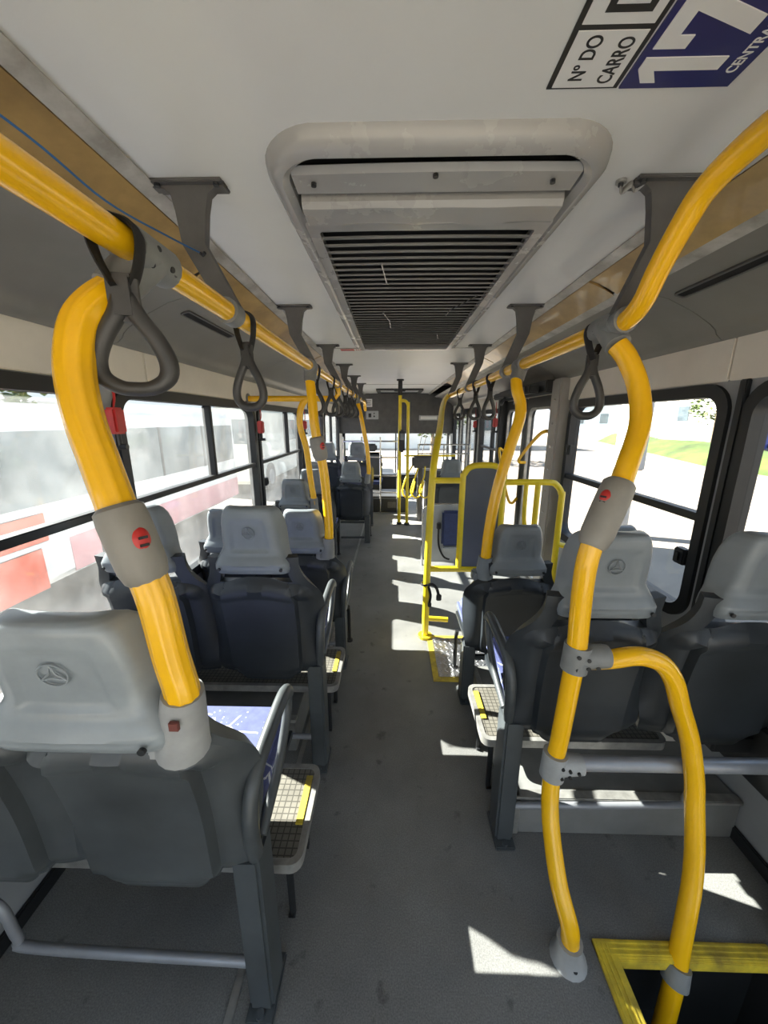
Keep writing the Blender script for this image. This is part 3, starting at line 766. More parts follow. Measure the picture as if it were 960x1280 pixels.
screws(t, [((RX-.028, 1.09, RZ-.012), (-1, -.2, -.3)), ((RX-.015, 1.08, RZ-.03), (-.5, -.4, -.8)), ((RX-.028, 1.12, RZ-.01), (-1, 0, -.3)), ((RX-.01, 1.065, RZ-.045), (-.5, -.7, -.3))])
stop_box('grey stop button box with red button on the near right pole', [(.478, .853, 1.205), (.548, .892, 1.36)], BOXG, .45, face=(-.85, -.5, .1), r=.038)

t = thing('grab_loop', 'yellow arched grab loop from near right pole down into step well', 'grab rail', (0, 0, 0))
mb = MB(); mb.tube([(.51, .868, .885), (.58, .87, .888), (.635, .87, .898), (.68, .872, .892), (.725, .876, .868), (.765, .88, .815), (.80, .885, .735), (.848, .89, .63), (.866, .88, .553), (.878, .87, .48), (.882, .86, .42), (.884, .83, .295), (.876, .805, .20), (.858, .78, .115), (.838, .755, .03), (.82, .73, -.05), (.80, .71, -.13), (.785, .695, -.22), (.78, .69, -.31)], R*.93, 16, 5); mb.build('tube', YEL, t)
mb = MB(); c = Vector((.488, .87, .893)); mb.tube([c-Vector((.003, .002, .036)), c+Vector((.003, .002, .036))], .0335, 18)
mb.tube([c, c+Vector((.035, -.002, .003)), c+Vector((.07, -.005, .007)), c+Vector((.078, -.005, .007))], lambda q: .0335-.004*q, 18); mb.build('tee_clamp', CLAMP, t)
screws(t, [(c+Vector((.004+dx, -.031, dz)), (0, -1, 0)) for dx, dz in ((-.012, .018), (-.012, -.018), (.014, .010), (.016, -.014), (.038, .004), (.058, .004), (.04, -.012))], .0055)
mb = MB(); mb.tube([(.828, .742, -.015), (.815, .725, -.06)], .034, 16); mb.tube([(.815, .735, -.05), (.78, .76, -.03), (.74, .775, -.045)], .014, 10); mb.build('well_clamp', CLAMP, t)
mb = MB(); mb.tube([(.78, .69, -.31), (.72, .70, -.29), (.66, .72, -.22)], .03, 10, 4); mb.build('lower_arm', BLK, t)

t = thing('cross_rail', 'grey horizontal tube from near right pole to the right wall', 'grab rail', (0, 0, 0))
mb = MB(); mb.tube([(.52, .905, .508), (1.268, .915, .50)], .0215, 16); mb.build('tube', BARM, t)
mb = MB(); c = Vector((.484, .90, .508)); mb.tube([c-Vector((.003, .002, .04)), c+Vector((.003, .002, .04))], .0345, 18)
mb.tube([c, c+Vector((.04, 0, 0)), c+Vector((.082, 0, 0))], lambda q: .0345-.006*q, 18); mb.build('tee_clamp', CLAMPL, t)
screws(t, [(c+Vector((dx, -.033, dz)), (0, -1, 0)) for dx, dz in ((.012, .016), (.012, -.018), (.034, .008), (.036, -.014), (.06, .0))], .005)
mb = MB(); mb.tube([(1.255, .915, .5), (1.268, .915, .5)], .04, 16); mb.build('wall_flange', CLAMP, t)

t = pole('yellow pole from third left row shoulder up to left rail', [(-.355, 1.95, .80), (-.350, 1.95, .88), (-.35, 1.95, .98), (-.365, 1.95, 1.236), (-.385, 1.94, 1.363), (-.402, 1.94, 1.484), (-.41, 1.95, 1.60), (-.42, 1.965, 1.70)], None)
socket(t, (-.365, 1.955, .76), (-.353, 1.95, .87), .044, .032, CLAMP)
mb = MB(); tee_clamp(mb, (LX, 1.99, LZ), (-.42, 1.965, 1.69), .032, .09); mb.build('tee_clamp', CLAMP, t)
stop_box('small grey stop button box high on the third row pole', [(-.374, 1.945, 1.30), (-.395, 1.94, 1.42)], BOXG, .2, face=(.7, -.7, 0), r=.04)
t = pole('slim yellow pole from single left seat bending up to crossbar', [(-.655, 3.02, .76), (-.655, 3.0, .88), (-.672, 3.0, 1.027), (-.692, 2.98, 1.289), (-.725, 2.96, 1.445), (-.72, 2.95, 1.56), (-.69, 2.95, 1.635), (-.655, 2.95, 1.66)], None)
socket(t, (-.66, 3.03, .76), (-.655, 3.005, .88), .04, .03, CLAMP)
t = pole('thin yellow pole rising from lone aisle seat far left', [(-.30, 4.40, .80), (-.284, 4.38, .89), (-.285, 4.38, 1.0), (-.30, 4.38, 1.19), (-.341, 4.37, 1.42), (-.366, 4.37, 1.553), (-.40, 4.38, 1.69)], None)
socket(t, (-.31, 4.41, .78), (-.287, 4.38, .89), .04, .03, CLAMP)
mb = MB(); tee_clamp(mb, (LX, 4.40, LZ), (-.40, 4.38, 1.69), .032, .08); mb.build('tee_clamp', CLAMP, t)
t = pole('yellow pole from small right seat shoulder curving to right rail', [(.452, 1.70, .78), (.449, 1.68, .85), (.457, 1.68, 1.01), (.481, 1.68, 1.20), (.528, 1.70, 1.381), (.566, 1.72, 1.50), (.572, 1.735, 1.57), (.556, 1.75, 1.63), (.553, 1.77, 1.68)], None)
socket(t, (.452, 1.70, .76), (.449, 1.68, .87), .044, .032, HEAD)
mb = MB(); tee_clamp(mb, (RX, 1.80, RZ), (.554, 1.765, 1.675), .032, .09); mb.build('tee_clamp', CLAMP, t)
t = thing('cross_bar', 'yellow crossbar from the left wall to the left rail', 'grab rail', (0, 0, 0))
mb = MB(); mb.tube([(XL+.005, 2.95, 1.665), (-.44, 2.95, 1.665), (-.42, 2.95, 1.70), (-.42, 2.95, 1.75)], .022, 14); mb.build('tube', YEL, t)
mb = MB(); mb.tube([(XL, 2.95, 1.665), (XL+.02, 2.95, 1.665)], .04, 14); clamp_sleeve(mb, (LX, 2.95, LZ), .031, .06); mb.build('clamp', CLAMP, t)

# ------------------------------------------------------------------ gate by the doorway
t = thing('yellow_gate', 'yellow tube gate with arched grey panel before the doorway', 'gate', (0, 2.36, 0))
mb = MB(); mb.tube([(.238, 0, 0), (.241, 0, .5), (.258, .02, 1.12), (.30, .18, 1.34), (.345, .42, 1.45), (.437, 1.04, 1.61), (.509, 1.42, 1.70), (.56, 1.56, 1.745)], .0235, 14, 6); mb.build('main_post', YELG, t)
mb = MB(); mb.tube([(.255, .02, 1.125), (.44, .02, 1.125)], .020, 12); mb.build('top_tube', YELG, t)
mb = MB(); mb.tube([(.455, .02, .515), (.455, .02, 1.12), (.462, .02, 1.165), (.49, .02, 1.205), (.54, .02, 1.222), (.64, .02, 1.222), (.69, .02, 1.20), (.712, .02, 1.15), (.716, .02, 1.1), (.716, .02, .515)], .020, 12, 4); mb.tube([(.245, .01, .515), (.72, .02, .515)], .020, 12); mb.build('panel_frame', YELG, t)
mb = MB(); po = rrect(.458, .714, .0, 1.218, .06, 6); po = [(p[0], max(.515, p[1])) for p in po]
mb.rings([[(p[0], .014, p[1]) for p in po], [(p[0], .026, p[1]) for p in po]]); mb.build('panel', PANEL, t)
mb = MB(); mb.tube([(.716, .02, 1.115), (1.0, .02, 1.115), (1.06, .02, 1.095), (1.095, .02, 1.04), (1.10, .02, .95), (1.10, .02, .0)], .020, 12, 4); mb.build('outer_rail', YELG, t)
mb = MB(); mb.tube([(.94, .02, 1.11), (.94, .02, .55)], .018, 12); mb.build('upright', YELG, t)
mb = MB(); mb.tube([(.865, .02, 1.11), (.868, .02, .90), (.885, .02, .81), (.925, .02, .75), (.94, .02, .70)], .014, 10, 5); mb.build('bent_bar', YELG, t)
mb = MB(); mb.tube([(1.10, .02, .70), (1.262, .0, .66)], .018, 12); mb.build('wall_stay', YELG, t)
mb = MB(); mb.tube([(.238, 0, .0), (.238, 0, .02)], .05, 16); mb.tube([(.238, .03, .13), (.40, .03, .12)], .018, 10); mb.build('foot', YELG, t)
tb = thing('safety_belt', 'black belt with buckle looped on the gate post', 'belt', (.245, 2.335, .36))
mb = MB(); mb.tube([(.0, .0, .05), (.03, -.006, .06), (.06, -.006, .03), (.075, -.004, -.02)], lambda q: (.010, .004), 8, 5); mb.tube([(.005, 0, .04), (.02, -.004, -.02), (.015, -.004, -.08)], lambda q: (.009, .004), 8, 5); mb.build('webbing', WEB, tb)
mb = MB(); mb.box(.06, .095, -.014, .006, -.06, -.015, .005); mb.box(.004, .028, -.012, .004, -.11, -.075, .004); mb.build('buckle', BLK, tb)
mb = MB(); mb.tube([(.0, -.028, .0), (0, .028, 0)], .0, 6); mb.bm.clear(); mb.tube([(-.0175+.0265*math.cos(a), .025+.0265*math.sin(a), .05) for a in [2*PI*k/16 for k in range(16)]], lambda q: (.008, .003), 8, close=True); mb.build('loop', WEB, tb)

# tread ramp plate with yellow edging
t = thing('ramp_plate', 'aluminium chequer plate with yellow border on the floor', 'floor plate', (.25, 1.89, 0))
mb = MB(); mb.box(.0, .98, 0, .48, 0, .006, .001)
mb.build('border', YELP, t)
mb = MB(); mb.box(.035, .945, .035, .445, .006, .009, .001)
for i in range(26):
    for j in range(12):
        cx, cy = .055+i*.035, .055+j*.034
        if cx > .93: continue
        a = PI/4 if (i+j) % 2 else -PI/4
        mb.box(-.013, .013, -.004, .004, -.001, .0025, .001, Matrix.Translation((cx, cy, .009)) @ Matrix.Rotation(a, 4, 'Z'), 1)
mb.build('chequer_plate', STEEL, t)
# low partition with chrome rail
t = thing('low_partition', 'low pale partition with chrome edge seen through the gate', 'partition', (.56, 3.72, 0))
po = rrect(-.24, .26, .04, .66, .09, 6)
mb = MB(); mb.rings([[(p[0], -.008, p[1]) for p in po], [(p[0], .008, p[1]) for p in po]]); mb.build('panel', SIGNG, t)
mb = MB(); mb.tube([(-.24, 0, 0), (-.24, 0, .56), (-.215, 0, .635), (-.14, 0, .665), (.18, 0, .665), (.24, 0, .635), (.262, 0, .56), (.262, 0, 0)], .012, 10, 4); mb.build('chrome_edge', STEEL, t)
t = thing('folded_seat', 'folded navy tip-up cushion strapped against the low partition', 'folding seat', (.60, 3.69, .42))
mb = MB(); mb.box(-.09, .10, -.05, .01, -.18, .19, .02); mb.build('cushion', BLUEF, t)
mb = MB(); mb.box(-.07, .08, -.06, .0, -.24, -.19, .01); mb.build('hinge', SIGNG, t)
mb = MB(); mb.tube([(-.12, -.03, .06), (-.125, -.035, -.08), (-.11, -.035, -.2), (-.06, -.035, -.30), (.0, -.035, -.33)], lambda q: (.010, .004), 8, 5); mb.box(-.145, -.10, -.045, -.02, .0, .07, .006); mb.build('belt', WEB, t)

# ------------------------------------------------------------------ ceiling vent
t = thing('ceiling_vent', 'large grey ventilation unit with slatted grille in the ceiling', 'ceiling vent', (.09, 1.9, ZC))
X0, X1, Y0, Y1 = -.375, .375, -1.03, 1.10
def fr(p, a): return (p[0], p[1], a)
mb = MB(); L = []
for d, z in ((0, 0), (.004, -.020), (.016, -.034), (.034, -.038), (.050, -.028), (.056, -.010), (.056, 0)):
    L.append([(p[0], p[1]-.03*math.cos(PI*p[0]/(X1-X0))*(p[1] < -.8), z) for p in rrect(X0+d, X1-d, Y0+d, Y1-d, .12-d*.9, 8)])
mb.rings(L, close=True); mb.build('outer_frame', VENTM, t)
mb = MB(); po = rrect(X0+.05, X1-.05, Y0+.05, Y1-.05, .06, 6); mb.rings([[(p[0], p[1], -.004) for p in po], [(p[0], p[1], 0) for p in po]]); mb.build('cavity', DARKV, t)  # flat black plate, shade behind the slats put in its colour
mb = MB()
P = []
for k in range(13):
    x = -.315+.63*k/12; bow = .018*math.cos(PI*x/.66)
    P.append([(x, -.955-bow*.3, -.018+.002*bow), (x, -.945-bow*.3, -.030), (x, -.885, -.034), (x, -.872, -.022)])
mb.quadgrid(P); mb.thicken(.006); mb.build('rear_panel', VENTM, t)
screws(t, [((-.27, -.925, -.038), (0, 0, -1)), ((.26, -.925, -.038), (0, 0, -1)), ((.0, -.945, -.035), (0, 0, -1))], .006)
mb = MB(); P = []
for k in range(21):
    x = -.312+.624*k/20; wob = .004*math.sin(9*x)*math.cos(23*x)
    P.append([(x, -.862, -.012), (x, -.866, -.040), (x, -.858, -.052+wob*.3), (x, -.80, -.056+wob*.5), (x, -.788, -.055+wob), (x, -.772+wob, -.040+wob), (x, -.748+wob*2, -.030)])
mb.quadgrid(P); mb.thicken(.005); mb.build('cover_lip', VENTM, t)
g = MB(); po = rrect(-.325, .325, -.79, 1.03, .02, 3); pi_ = rrect(-.295, .295, -.735, 1.0, .015, 3)
ring_prism(g, po, pi_, fr, -.046, -.022); g = g.build('grille', VENTM, t)
s = MB()
for k in range(37):
    y = -.72+k*.0465; 
    pts = []
    for j in range(9):
        x = -.30+.60*j/8; bow = -.010*(1-(2*x/.60)**2)
        pts.append((x, y+bow*1.2, bow*.25))
    q = []
    for x, yy, dz in pts:
        q.append([(x, yy-.013, -.042+dz), (x, yy+.013, -.036+dz), (x, yy+.013, -.032+dz), (x, yy-.013, -.038+dz)])
    s.rings(q)
s.build('slat', SLATM, g)
for a, b in (((-.13, -.53, -.050), (-.115, -.35, -.052)), ((-.14, .02, -.052), (-.115, .16, -.05)), ((-.11, .17, -.05), (-.105, .33, -.052)), ((.17, .0, -.052), (.255, -.2, -.05)), ((.17, .0, -.05), (.165, .1, -.052)), ((.17, .5, -.05), (.19, .62, -.05))):
    mb = MB(); mb.tube([a, b], .0022, 6); mb.build('wire_pin', STEEL, t)

# ceiling hatch and sticker
t = thing('roof_hatch', 'dark framed roof hatch in the ceiling near the front', 'roof hatch', (.12, 7.2, ZC))
mb = MB(); ring_prism(mb, rrect(-.42, .42, -.4, .4, .06), rrect(-.35, .35, -.33, .33, .04), fr, -.03, 0); mb.build('frame', BLK, t)
mb = MB(); po = rrect(-.36, .36, -.34, .34, .04); mb.rings([[(p[0], p[1], -.014) for p in po], [(p[0], p[1], -.002) for p in po]]); mb.build('lid', SIGNG, t)
mb = MB(); mb.box(-.1, .1, -.38, -.34, -.05, -.02, .008); mb.build('latch', BLK, t)
t = thing('ceiling_sticker', 'small faded red and white sticker on ceiling past the vent', 'sticker', (-.30, 3.16, ZC))
mb = MB(); mb.box(-.12, .13, -.04, .04, -.002, 0); mb.build('backing', WHT, t)
mb = MB(); mb.box(-.118, -.01, -.036, .036, -.003, -.0015); 
for k in range(7): mb.box(.005+k*.016, .013+k*.016, -.02+.006*(k % 2), .02-.004*(k % 3), -.003, -.0015)
mb.build('red_print', REDL, t)
t = thing('broken_mount', 'bent metal mount remnant on the ceiling beside the right bracket', 'mount', (.565, 1.045, ZC))
mb = MB(); mb.tube([(-.03, .0, 0), (-.03, 0, -.006)], .012, 10); mb.tube([(-.03, .0, -.004), (-.015, .02, -.012), (-.005, .0, -.008), (.01, .012, -.012), (.02, -.005, -.006)], lambda q: (.009, .004), 8, 4); mb.build('bent_plate', ALU, t)
mb = MB(); mb.tube([(-.03, 0, -.004), (-.03, 0, -.012)], .006, 8); mb.tube([(.015, 0, -.004), (.015, 0, -.014)], .006, 8); mb.build('screw', BLK, t)
t = thing('loose_wire', 'thin blue wire running loosely along left lamp trim', 'wire', (0, 0, 0))
mb = MB(); mb.tube([(-.66, .25, 1.965), (-.62, .5, 1.955), (-.57, .68, 1.93), (-.54, .80, 1.90), (-.50, .92, 1.895), (-.475, 1.02, 1.90)], .0022, 6, 6); mb.build('cable', WIREB, t)
mb = MB(); mb.tube([(-.475, 1.02, 1.90), (-.47, 1.025, 1.895), (-.462, 1.02, 1.90)], .004, 8); mb.build('tie', BLK, t)

# ------------------------------------------------------------------ number sign on the ceiling
def text(s, size, x, y, parent, m, bold=0., sx=1.):
    cu = bpy.data.curves.new('lettering', 'FONT'); cu.body = s; cu.size = size; cu.extrude = .0004; cu.offset = bold
    o = bpy.data.objects.new('lettering', cu); COL.objects.link(o)
    dg = bpy.context.evaluated_depsgraph_get(); me = bpy.data.meshes.new_from_object(o.evaluated_get(dg))
    COL.objects.unlink(o); bpy.data.objects.remove(o)
    me.materials.clear(); me.materials.append(m)
    b = bpy.data.objects.new('lettering', me); COL.objects.link(b); b.parent = parent
    # reading direction runs toward -Y, letter tops toward -X, face down
    b.matrix_local = Matrix(((0, -1, 0, x), (-1, 0, 0, y), (0, 0, -1, -.0032), (0, 0, 0, 1))) @ Matrix.Diagonal((sx, 1, 1, 1))
    return b
t = thing('number_sign', 'white and navy vehicle number sign stuck to the ceiling', 'sign', (.258, .79, ZC))
mb = MB(); mb.box(0, .118, -.42, 0, -.002, 0); mb.build('black_backing', INK, t)
mb = MB(); mb.box(.008, .110, -.098, -.004, -.003, -.0015); mb.build('white_field', WHT, t)
mb = MB(); mb.box(.008, .110, -.41, -.107, -.003, -.0015); mb.build('white_field', WHT, t)
mb = MB(); mb.box(.122, .303, -.42, 0, -.003, 0); mb.build('navy_field', NAVY, t)
text('Nº DO', .032, .050, -.016, t, INK, .0004, .80); text('CARRO', .032, .098, -.011, t, INK, .0004, .72)
text('D', .092, .095, -.118, t, INK, .001, .9)
mb = MB()
def glyph(poly, r0):
    mb.prism([(p[0]+r0, p[1]) for p in poly], lambda p: (.258-p[1], -p[0], -.0045), lambda p: (.258-p[1], -p[0], -.0028))
glyph([(.022, 0), (.044, 0), (.044, .126), (.024, .126), (.0, .108), (.0, .084), (.022, .100)], .012); mb.build('numeral', WHT, t)
mb = MB(); glyph([(0, .126), (.082, .126), (.082, .108), (.046, 0), (.020, 0), (.054, .100), (.020, .100), (.020, .078), (0, .078)], .070); mb.build('numeral', WHT, t)
text('CENTRAL', .022, .289, -.026, t, WHT, .0003, .85)

# ------------------------------------------------------------------ emergency hammers
def hammer(x, y, z, label):
    t = thing('emergency_hammer', label, 'emergency hammer', (x, y, z), 0, 'red emergency hammers')
    mb = MB(); mb.tube([(0, 0, .0), (0, .01, .05), (.0, 0, .10), (0, 0, .17)], .003, 6, 4); mb.tube([(0, 0, .0), (.012, 0, .05), (.0, -.006, .12), (0, 0, .17)], .003, 6, 4); mb.build('cord', RED, t)
    mb = MB(); mb.box(-.022, .022, -.03, .03, -.10, 0, .008); mb.build('holder', RED, t)
    mb = MB(); mb.tube([(0, 0, -.10), (0, 0, -.16)], .010, 8); mb.tube([(-.03, 0, -.15), (.03, 0, -.15)], .011, 8); mb.build('hammer_head', BLK, t)
hammer(XL+.05, 1.46, 1.55, 'red emergency hammer on the pillar behind the thick left pole')
hammer(XL+.05, 3.08, 1.50, 'red emergency hammer on pillar past the second left window')
hammer(XL+.05, 4.64, 1.50, 'farther red emergency hammer beside far left window')
hammer(XR-.12, 4.30, 1.53, 'red emergency hammer hanging beside the glazed doorway')
hammer(XR-.06, 5.62, 1.50, 'farther red emergency hammer on the right toward the front')

# ------------------------------------------------------------------ front of the bus
t = thing('front_stanchion', 'twin yellow posts joined at the top near the front', 'grab pole', (.1, 5.33, 0))
mb = MB(); mb.tube([(0, 0, 0), (0, 0, 1.86)], .0235, 14); mb.build('post', YELG, t)
mb = MB(); mb.tube([(.115, -.03, 0), (.112, -.03, 1.6), (.11, -.03, 1.70), (.085, -.02, 1.755), (.04, -.01, 1.77), (.0, 0, 1.77)], .0215, 14, 5); mb.build('post', YELG, t)
mb = MB(); mb.tube([(0, 0, 1.84), (0, 0, 2.05)], .03, 12); mb.tube([(0, 0, 2.03), (0, 0, 2.05)], .05, 12); mb.build('flange', BLK, t)
mb = MB(); mb.tube([(0, 0, 0), (0, 0, .03)], .04, 12); mb.build('flange', BLK, t)
mb = MB(); mb.tube([(.115, -.03, 0), (.115, -.03, .03)], .04, 12); mb.build('flange', BLK, t)
t = thing('card_reader', 'black card reader clamped to the front yellow post', 'card reader', (.14, 5.27, 1.22))
mb = MB(); mb.box(-.05, .03, -.05, .03, -.15, .16, .02); mb.build('body', BLK, t)
mb = MB(); mb.box(-.035, .015, -.056, -.048, .02, .11, .003); mb.build('screen', WIN, t)
t = thing('engine_cover', 'low black box in front of the driver area', 'engine cover', (-.3, 6.3, 0))
mb = MB(); mb.box(-.55, .55, -.25, .5, 0, .27, .03); mb.build('body', BLK, t)
mb = MB(); mb.box(.22, .36, -.258, -.245, .08, .18, .004); mb.build('vent_panel', BRK, t)
t = thing('driver_guard', 'silver tube guard rail around the driver area', 'guard rail', (-.3, 6.05, 0))
mb = MB()
for z in (.34, .62, .92, 1.18): mb.tube([(-.5, 0, z), (.38, 0, z)], .012, 8)
for x in (-.5, -.2, .1, .38): mb.tube([(x, 0, 0), (x, 0, 1.25)], .013, 8)
mb.build('rails', STEEL, t)
t = thing('driver_chair', 'dark driver seat with silver frame at front left', 'seat', (-.42, 6.75, .1))
mb = MB(); mb.box(-.23, .23, -.05, .05, .35, .85, .05, seg=3); mb.build('backrest', SHELL, t)
mb = MB(); mb.box(-.23, .23, 0, .45, .25, .36, .04, seg=3); mb.build('cushion', BLUEF, t)
mb = MB(); mb.box(-.14, .14, -.04, .04, .86, 1.0, .03, seg=3); mb.build('headrest', SHELL, t)
mb = MB(); mb.box(-.2, .2, .05, .4, -.10, .26, .02); mb.build('pedestal', BLK, t)
t = thing('steering_wheel', 'black steering wheel at front left by the windscreen', 'steering wheel', (-.45, 7.5, .55), 0)
M = Matrix.Rotation(-.5, 4, 'X')
mb = MB(); mb.tube([M @ Vector((.24*math.cos(a), .24*math.sin(a), .1)) for a in [2*PI*k/32 for k in range(32)]], .016, 8, close=True); mb.build('rim', BLK, t)
mb = MB(); 
for a in (.3, PI-.3, 1.5*PI): mb.tube([M @ Vector((0, 0, .09)), M @ Vector((.24*math.cos(a), .24*math.sin(a), .1))], .012, 8)
mb.tube([M @ Vector((0, 0, .10)), M @ Vector((0, .0, -.63))], .04, 12); mb.build('column', BLK, t)
t = thing('dashboard', 'black dashboard below the windscreen', 'dashboard', (.07, 8.1, 0))
mb = MB(); mb.box(-1.1, 1.1, -.1, .33, 0, .36, .05, seg=3); mb.build('body', BLK, t)
mb = MB(); mb.box(-.75, -.3, -.18, .02, .30, .48, .04, seg=3); mb.build('instrument_hood', BRK, t)
t = thing('turnstile', 'yellow curved arm turnstile beyond the gate post', 'turnstile', (.42, 5.55, 0))
mb = MB(); mb.tube([(0, 0, 0), (0, 0, .95)], .04, 14); mb.box(-.13, .2, -.1, .1, .82, 1.0, .03); mb.build('post', BRK, t)
for k in range(3):
    a = -.15+k*.13
    mb = MB(); mb.tube([(a*.6, -.02-k*.02, .90), (a-.06, -.08, .70), (a-.12, -.10, .48), (a-.06, -.1, .38), (a+.02, -.08, .42), (a+.07, -.05, .62)], .012, 10, 6); mb.build('arm', YELG, t)
mb = MB(); mb.tube([(-.25, -.05, 1.0), (.5, -.05, 1.0)], .014, 10); mb.build('top_bar', YELG, t)
t = thing('collector_desk', 'silver railed fare desk at front right', 'desk', (.8, 5.9, 0))
mb = MB(); mb.box(-.3, .35, 0, .4, .55, .72, .02); mb.box(-.28, .33, .05, .35, 0, .55, .02); mb.build('body', BRK, t)
mb = MB()
for z in (1.0, 1.14): mb.tube([(-.4, -.05, z), (.4, -.05, z)], .012, 8)
for x in (-.4, .0, .4): mb.tube([(x, -.05, 0), (x, -.05, 1.15)], .012, 8)
mb.build('rail', STEEL, t)
t = thing('wiper', 'pair of windscreen wiper arms parked upright outside', 'wiper', (.5, YF+.058, .27))
for dx in (0, .1):
    mb = MB(); mb.tube([(dx*.6, 0, .0), (dx+.06, .0, .45), (dx+.16, 0, .95)], .010, 6); mb.build('arm', BLK, t)
t = thing('clock_panel', 'small white display panels on the dark front bulkhead', 'display', (-.45, 7.995, 1.62))
mb = MB(); mb.box(-.11, .15, -.012, .004, -.09, .08, .004); mb.build('housing', SIGNG, t)
mb = MB(); mb.box(-.06, .0, -.016, -.010, -.05, .03, .002); mb.tube([(.06, -.012, -.03), (.06, -.017, -.03)], .018, 10); mb.tube([(.06, -.012, .03), (.06, -.017, .03)], .014, 10); mb.build('display', BLK, t)
t = thing('paper_notice', 'white paper notice on front bulkhead above the displays', 'notice', (-.5, 7.995, 1.86))
mb = MB(); mb.box(-.06, .07, -.004, .004, -.08, .08, .001); mb.build('sheet', WHT, t)
mb = MB()
for k in range(5): mb.box(-.045, .05-.01*(k % 3), -.006, -.003, .045-k*.024, .053-k*.024)
mb.build('print', BRK, t)
t = thing('bulkhead_plate', 'pale plate on the dark front bulkhead at right', 'plate', (.75, 7.995, 1.56))
mb = MB(); mb.box(-.2, .2, -.006, .004, -.05, .05, .003); mb.build('plate', SIGNG, t); mb = MB(); mb.box(-.17, .17, -.008, -.005, -.03, .03, .001); mb.build('inset', WHT, t)

# ------------------------------------------------------------------ outside
ZG = -.95
mb = MB(); mb.box(-60, 120, -60, 120, ZG-.2, ZG); struct(mb.build('ground', GRAV))
def wheel(p, x, y, r=.48, s=1):
    mb = MB(); mb.tube([(x, y, r), (x+s*.28, y, r)], r, 28); mb.build('wheel', TYRE, p)
    mb = MB(); mb.tube([(x+s*.28, y, r), (x+s*.30, y, r)], r*.55, 20); mb.build('hub', BARM, p)
# white coach parked alongside on the left
t = thing('parked_bus', 'white parked bus with red and orange graphics outside left windows', 'bus', (-5.6, 0, ZG))
mb = MB(); mb.box(-1.2, 1.2, -4.0, 10.4, .35, 2.66, .12, seg=4); mb.build('body', BUSW, t)
mb = MB(); mb.box(1.19, 1.206, -3.8, 10.2, 1.42, 2.34, .01); mb.build('window_band', BUSG, t)
mb = MB()
mb.bm.free()
for y in (-2.6, -1.0, .6, 2.2, 3.8, 5.4, 7.0, 8.6): mb = MB(); mb.box(1.195, 1.212, y-.035, y+.035, 1.42, 2.34, .004); mb.build('window_post', BLK, t)
mb = MB(); mb.box(1.19, 1.208, 4.7, 10.3, .42, .92, .01); mb.build('pink_stripe', BUSP, t)
mb = MB(); mb.box(1.19, 1.210, .8, 4.42, .96, 1.33, .01); mb.build('orange_panel', BUSR, t)
mb = MB(); mb.box(1.19, 1.210, 2.5, 4.30, .36, .90, .01); mb.build('orange_panel', BUSR, t)
wheel(t, .95, -1.9); wheel(t, .95, 6.2)
t = thing('parked_bus', 'cream parked bus farther ahead outside the left windows', 'bus', (-5.6, 15.6, ZG))
mb = MB(); mb.box(-1.2, 1.2, -3.4, 5.5, .35, 2.85, .12, seg=4); mb.build('body', BUSC, t)
mb = MB(); mb.box(1.19, 1.206, -.2, 5.2, 1.65, 2.5, .01); mb.box(-1.0, 1.0, -3.41, -3.39, 1.7, 2.5, .01); mb.build('window_band', BUSG, t)
wheel(t, .95, -2.4, .5); wheel(t, .95, 2.6, .5)
# blue bus and grass on the right
t = thing('blue_bus', 'deep blue bus with red tail lamp beyond the gravel at right', 'bus', (25.0, 26.6, ZG))
mb = MB(); mb.box(-1.5, 6, -1.3, 1.3, .5, 4.0, .15, seg=4); mb.build('body', BUSB, t)
mb = MB(); mb.box(-1.52, -1.48, -1.0, 1.0, 2.5, 3.6, .01); mb.build('rear_window', WIN, t)
mb = MB(); mb.box(-1.54, -1.48, .75, 1.05, 1.7, 2.4, .03); mb.box(-1.54, -1.48, -1.05, -.75, 1.7, 2.4, .03); mb.build('tail_lamp', RED, t)
mb = MB(); mb.box(-1.53, -1.49, -.35, .35, 1.6, 1.85, .01); mb.box(-1.53, -1.49, -.6, .6, 2.3, 2.38, .01); mb.build('plate', WHT, t)
wheel(t, -.0, -1.15, .5, -1)
mb = MB(); P = []
for i in range(27):
    row = []
    for j in range(7):
        y = -10+i*2.2; x = 17+j*.6+.3*max(0, y-20)
        z = ZG-.02+[0, .35, .6, .8, .95, 1.0, .9][j]*.9+.15*math.sin(i*.9+j)
        row.append((x, y, z if j else ZG-.05))
    P.append(row)
mb.quadgrid(P); o = mb.build('grass_bank', GRASS); tag(o, 'sunlit green grass bank across the gravel lot', 'grass', kind='stuff')
def house(x, y, rz, w, d, h, m, label, wins):
    t = thing('building', label, 'building', (x, y, ZG), rz)
    mb = MB(); mb.box(-w/2, w/2, 0, d, 0, h, .02); mb.build('wall', m, t)
    mb = MB(); mb.box(-w/2-.2, w/2+.2, -.2, d+.2, h, h+.25, .02); mb.build('roof', CONC, t)
    for k in range(wins):
        xx = -w/2+w*(k+.5)/wins
        mb = MB(); mb.box(xx-.6, xx+.6, -.05, .02, h*.4, h*.72, .02); mb.build('window', WIN, t)
house(43, 47, -.85, 26, 6, 6.0, HOUSE, 'long pale building behind the grass bank', 6)
house(33, 64, -.45, 7, 5, 5.0, HOUSB, 'pale blue building seen through the right window corner', 2)
house(-3, 34, .0, 26, 6, 4.0, HOUSE, 'pale building far ahead through the windscreen', 7)
t = thing('concrete_pole', 'grey concrete pole with box outside the right side window', 'utility pole', (4.95, 7.9, ZG))
mb = MB(); mb.tube([(0, 0, 0), (0, 0, 5)], lambda q: .17-.03*q, 14); mb.build('shaft', CONC, t)
mb = MB(); mb.box(-.24, .22, -.22, .16, 1.45, 5.0, .03); mb.build('cladding', CONC, t)
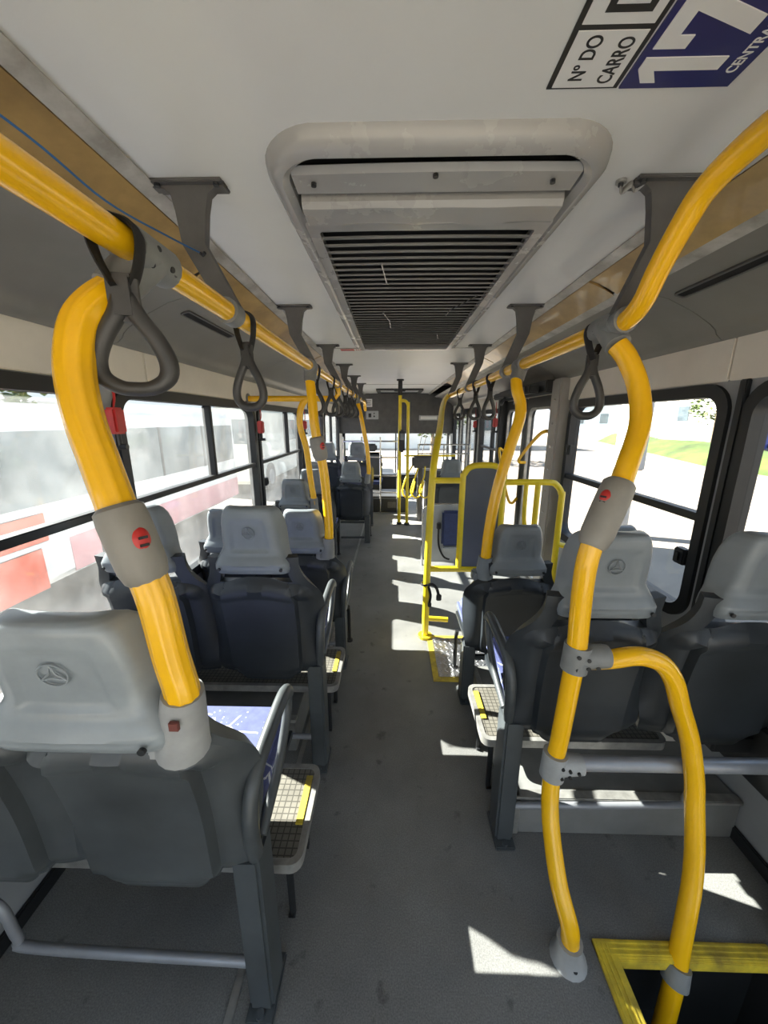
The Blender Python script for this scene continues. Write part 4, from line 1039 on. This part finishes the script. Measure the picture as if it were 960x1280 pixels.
def tree(x, y, h, r, label, seed):
    rnd = random.Random(seed)
    t = thing('leafy_tree', label, 'tree', (x, y, ZG))
    mb = MB(); mb.tube([(0, 0, 0), (.05, .03, h*.3), (-.04, .02, h*.6)], lambda q: .16*(1-.5*q), 10, 4); mb.build('trunk', BARK, t)
    mb = MB()
    for k in range(700):
        a, b = rnd.uniform(0, 2*PI), math.acos(rnd.uniform(-1, 1)); q = r*rnd.uniform(.45, 1)**.5*(1+.25*math.sin(3*a)*math.cos(2*b))
        c = Vector((q*math.sin(b)*math.cos(a), q*math.sin(b)*math.sin(a), h*.66+q*.75*math.cos(b)))
        Mx = Matrix.Translation(c) @ Matrix.Rotation(rnd.uniform(0, 6), 4, 'Z') @ Matrix.Rotation(rnd.uniform(0, 3), 4, 'X')
        s = rnd.uniform(.12, .24)
        V = [mb.bm.verts.new(Mx @ Vector(p)) for p in ((-s, 0, 0), (0, -s*.6, .03), (s, 0, 0), (0, s*.6, .03))]
        mb.bm.faces.new(V)
    mb.build('crown', LEAF, t)
tree(29.5, 35.5, 6, 2.4, 'leafy tree on the grass bank outside the right window', 1)
tree(-13, 5, 4.6, 2.0, 'tree rising behind the white parked bus', 2)
tree(-14, 12, 5.0, 2.2, 'second tree farther along behind the white parked bus', 3)
tree(2.5, 24, 4.5, 2.0, 'tree ahead seen through the windscreen', 5)
house(-24, 10, PI/2+.1, 40, 6, 3.6, HOUSE, 'low pale building behind the trees on the left', 9)

# ------------------------------------------------------------------ light and camera
w = bpy.data.worlds.new('sky'); C.world = w; w.use_nodes = True
nt = w.node_tree; bg = nt.nodes['Background']
tc = nt.nodes.new('ShaderNodeTexCoord'); sx = nt.nodes.new('ShaderNodeSeparateXYZ'); nt.links.new(tc.outputs['Generated'], sx.inputs[0])
rp = nt.nodes.new('ShaderNodeValToRGB'); nt.links.new(sx.outputs['Z'], rp.inputs['Fac'])
rp.color_ramp.elements[0].position = 0; rp.color_ramp.elements[0].color = (.95, .96, .95, 1)
rp.color_ramp.elements[1].position = .6; rp.color_ramp.elements[1].color = (.50, .68, .95, 1)
nt.links.new(rp.outputs['Color'], bg.inputs['Color']); bg.inputs['Strength'].default_value = .62
sun = bpy.data.lights.new('sun', 'SUN'); sun.energy = 21; sun.angle = .009; sun.color = (1, .92, .80)
so = bpy.data.objects.new('sun', sun); COL.objects.link(so)
d = Vector((1, -.35, -.62)); so.rotation_euler = d.to_track_quat('-Z', 'Y').to_euler()

F, U0, V0 = 462., 491., 526.
TH = math.atan((640-V0)/F); PS = math.atan((U0-480)/F*math.cos(TH))
cam = bpy.data.cameras.new('camera'); cam.sensor_fit = 'VERTICAL'; cam.sensor_height = 36; cam.lens = F/1280*36; cam.clip_start = .02; cam.clip_end = 500
co = bpy.data.objects.new('camera', cam); COL.objects.link(co); co.location = (0, 0, 1.5); co.rotation_euler = (PI/2-TH, 0, PS)
C.camera = co
C.view_settings.view_transform = 'Standard'; C.view_settings.look = 'None'; C.view_settings.gamma = 1; C.view_settings.use_curve_mapping = False
C.view_settings.exposure = 2.2
C.cycles.use_denoising = True
C.cycles.max_bounces = 12; C.cycles.diffuse_bounces = 6; C.cycles.transparent_max_bounces = 16
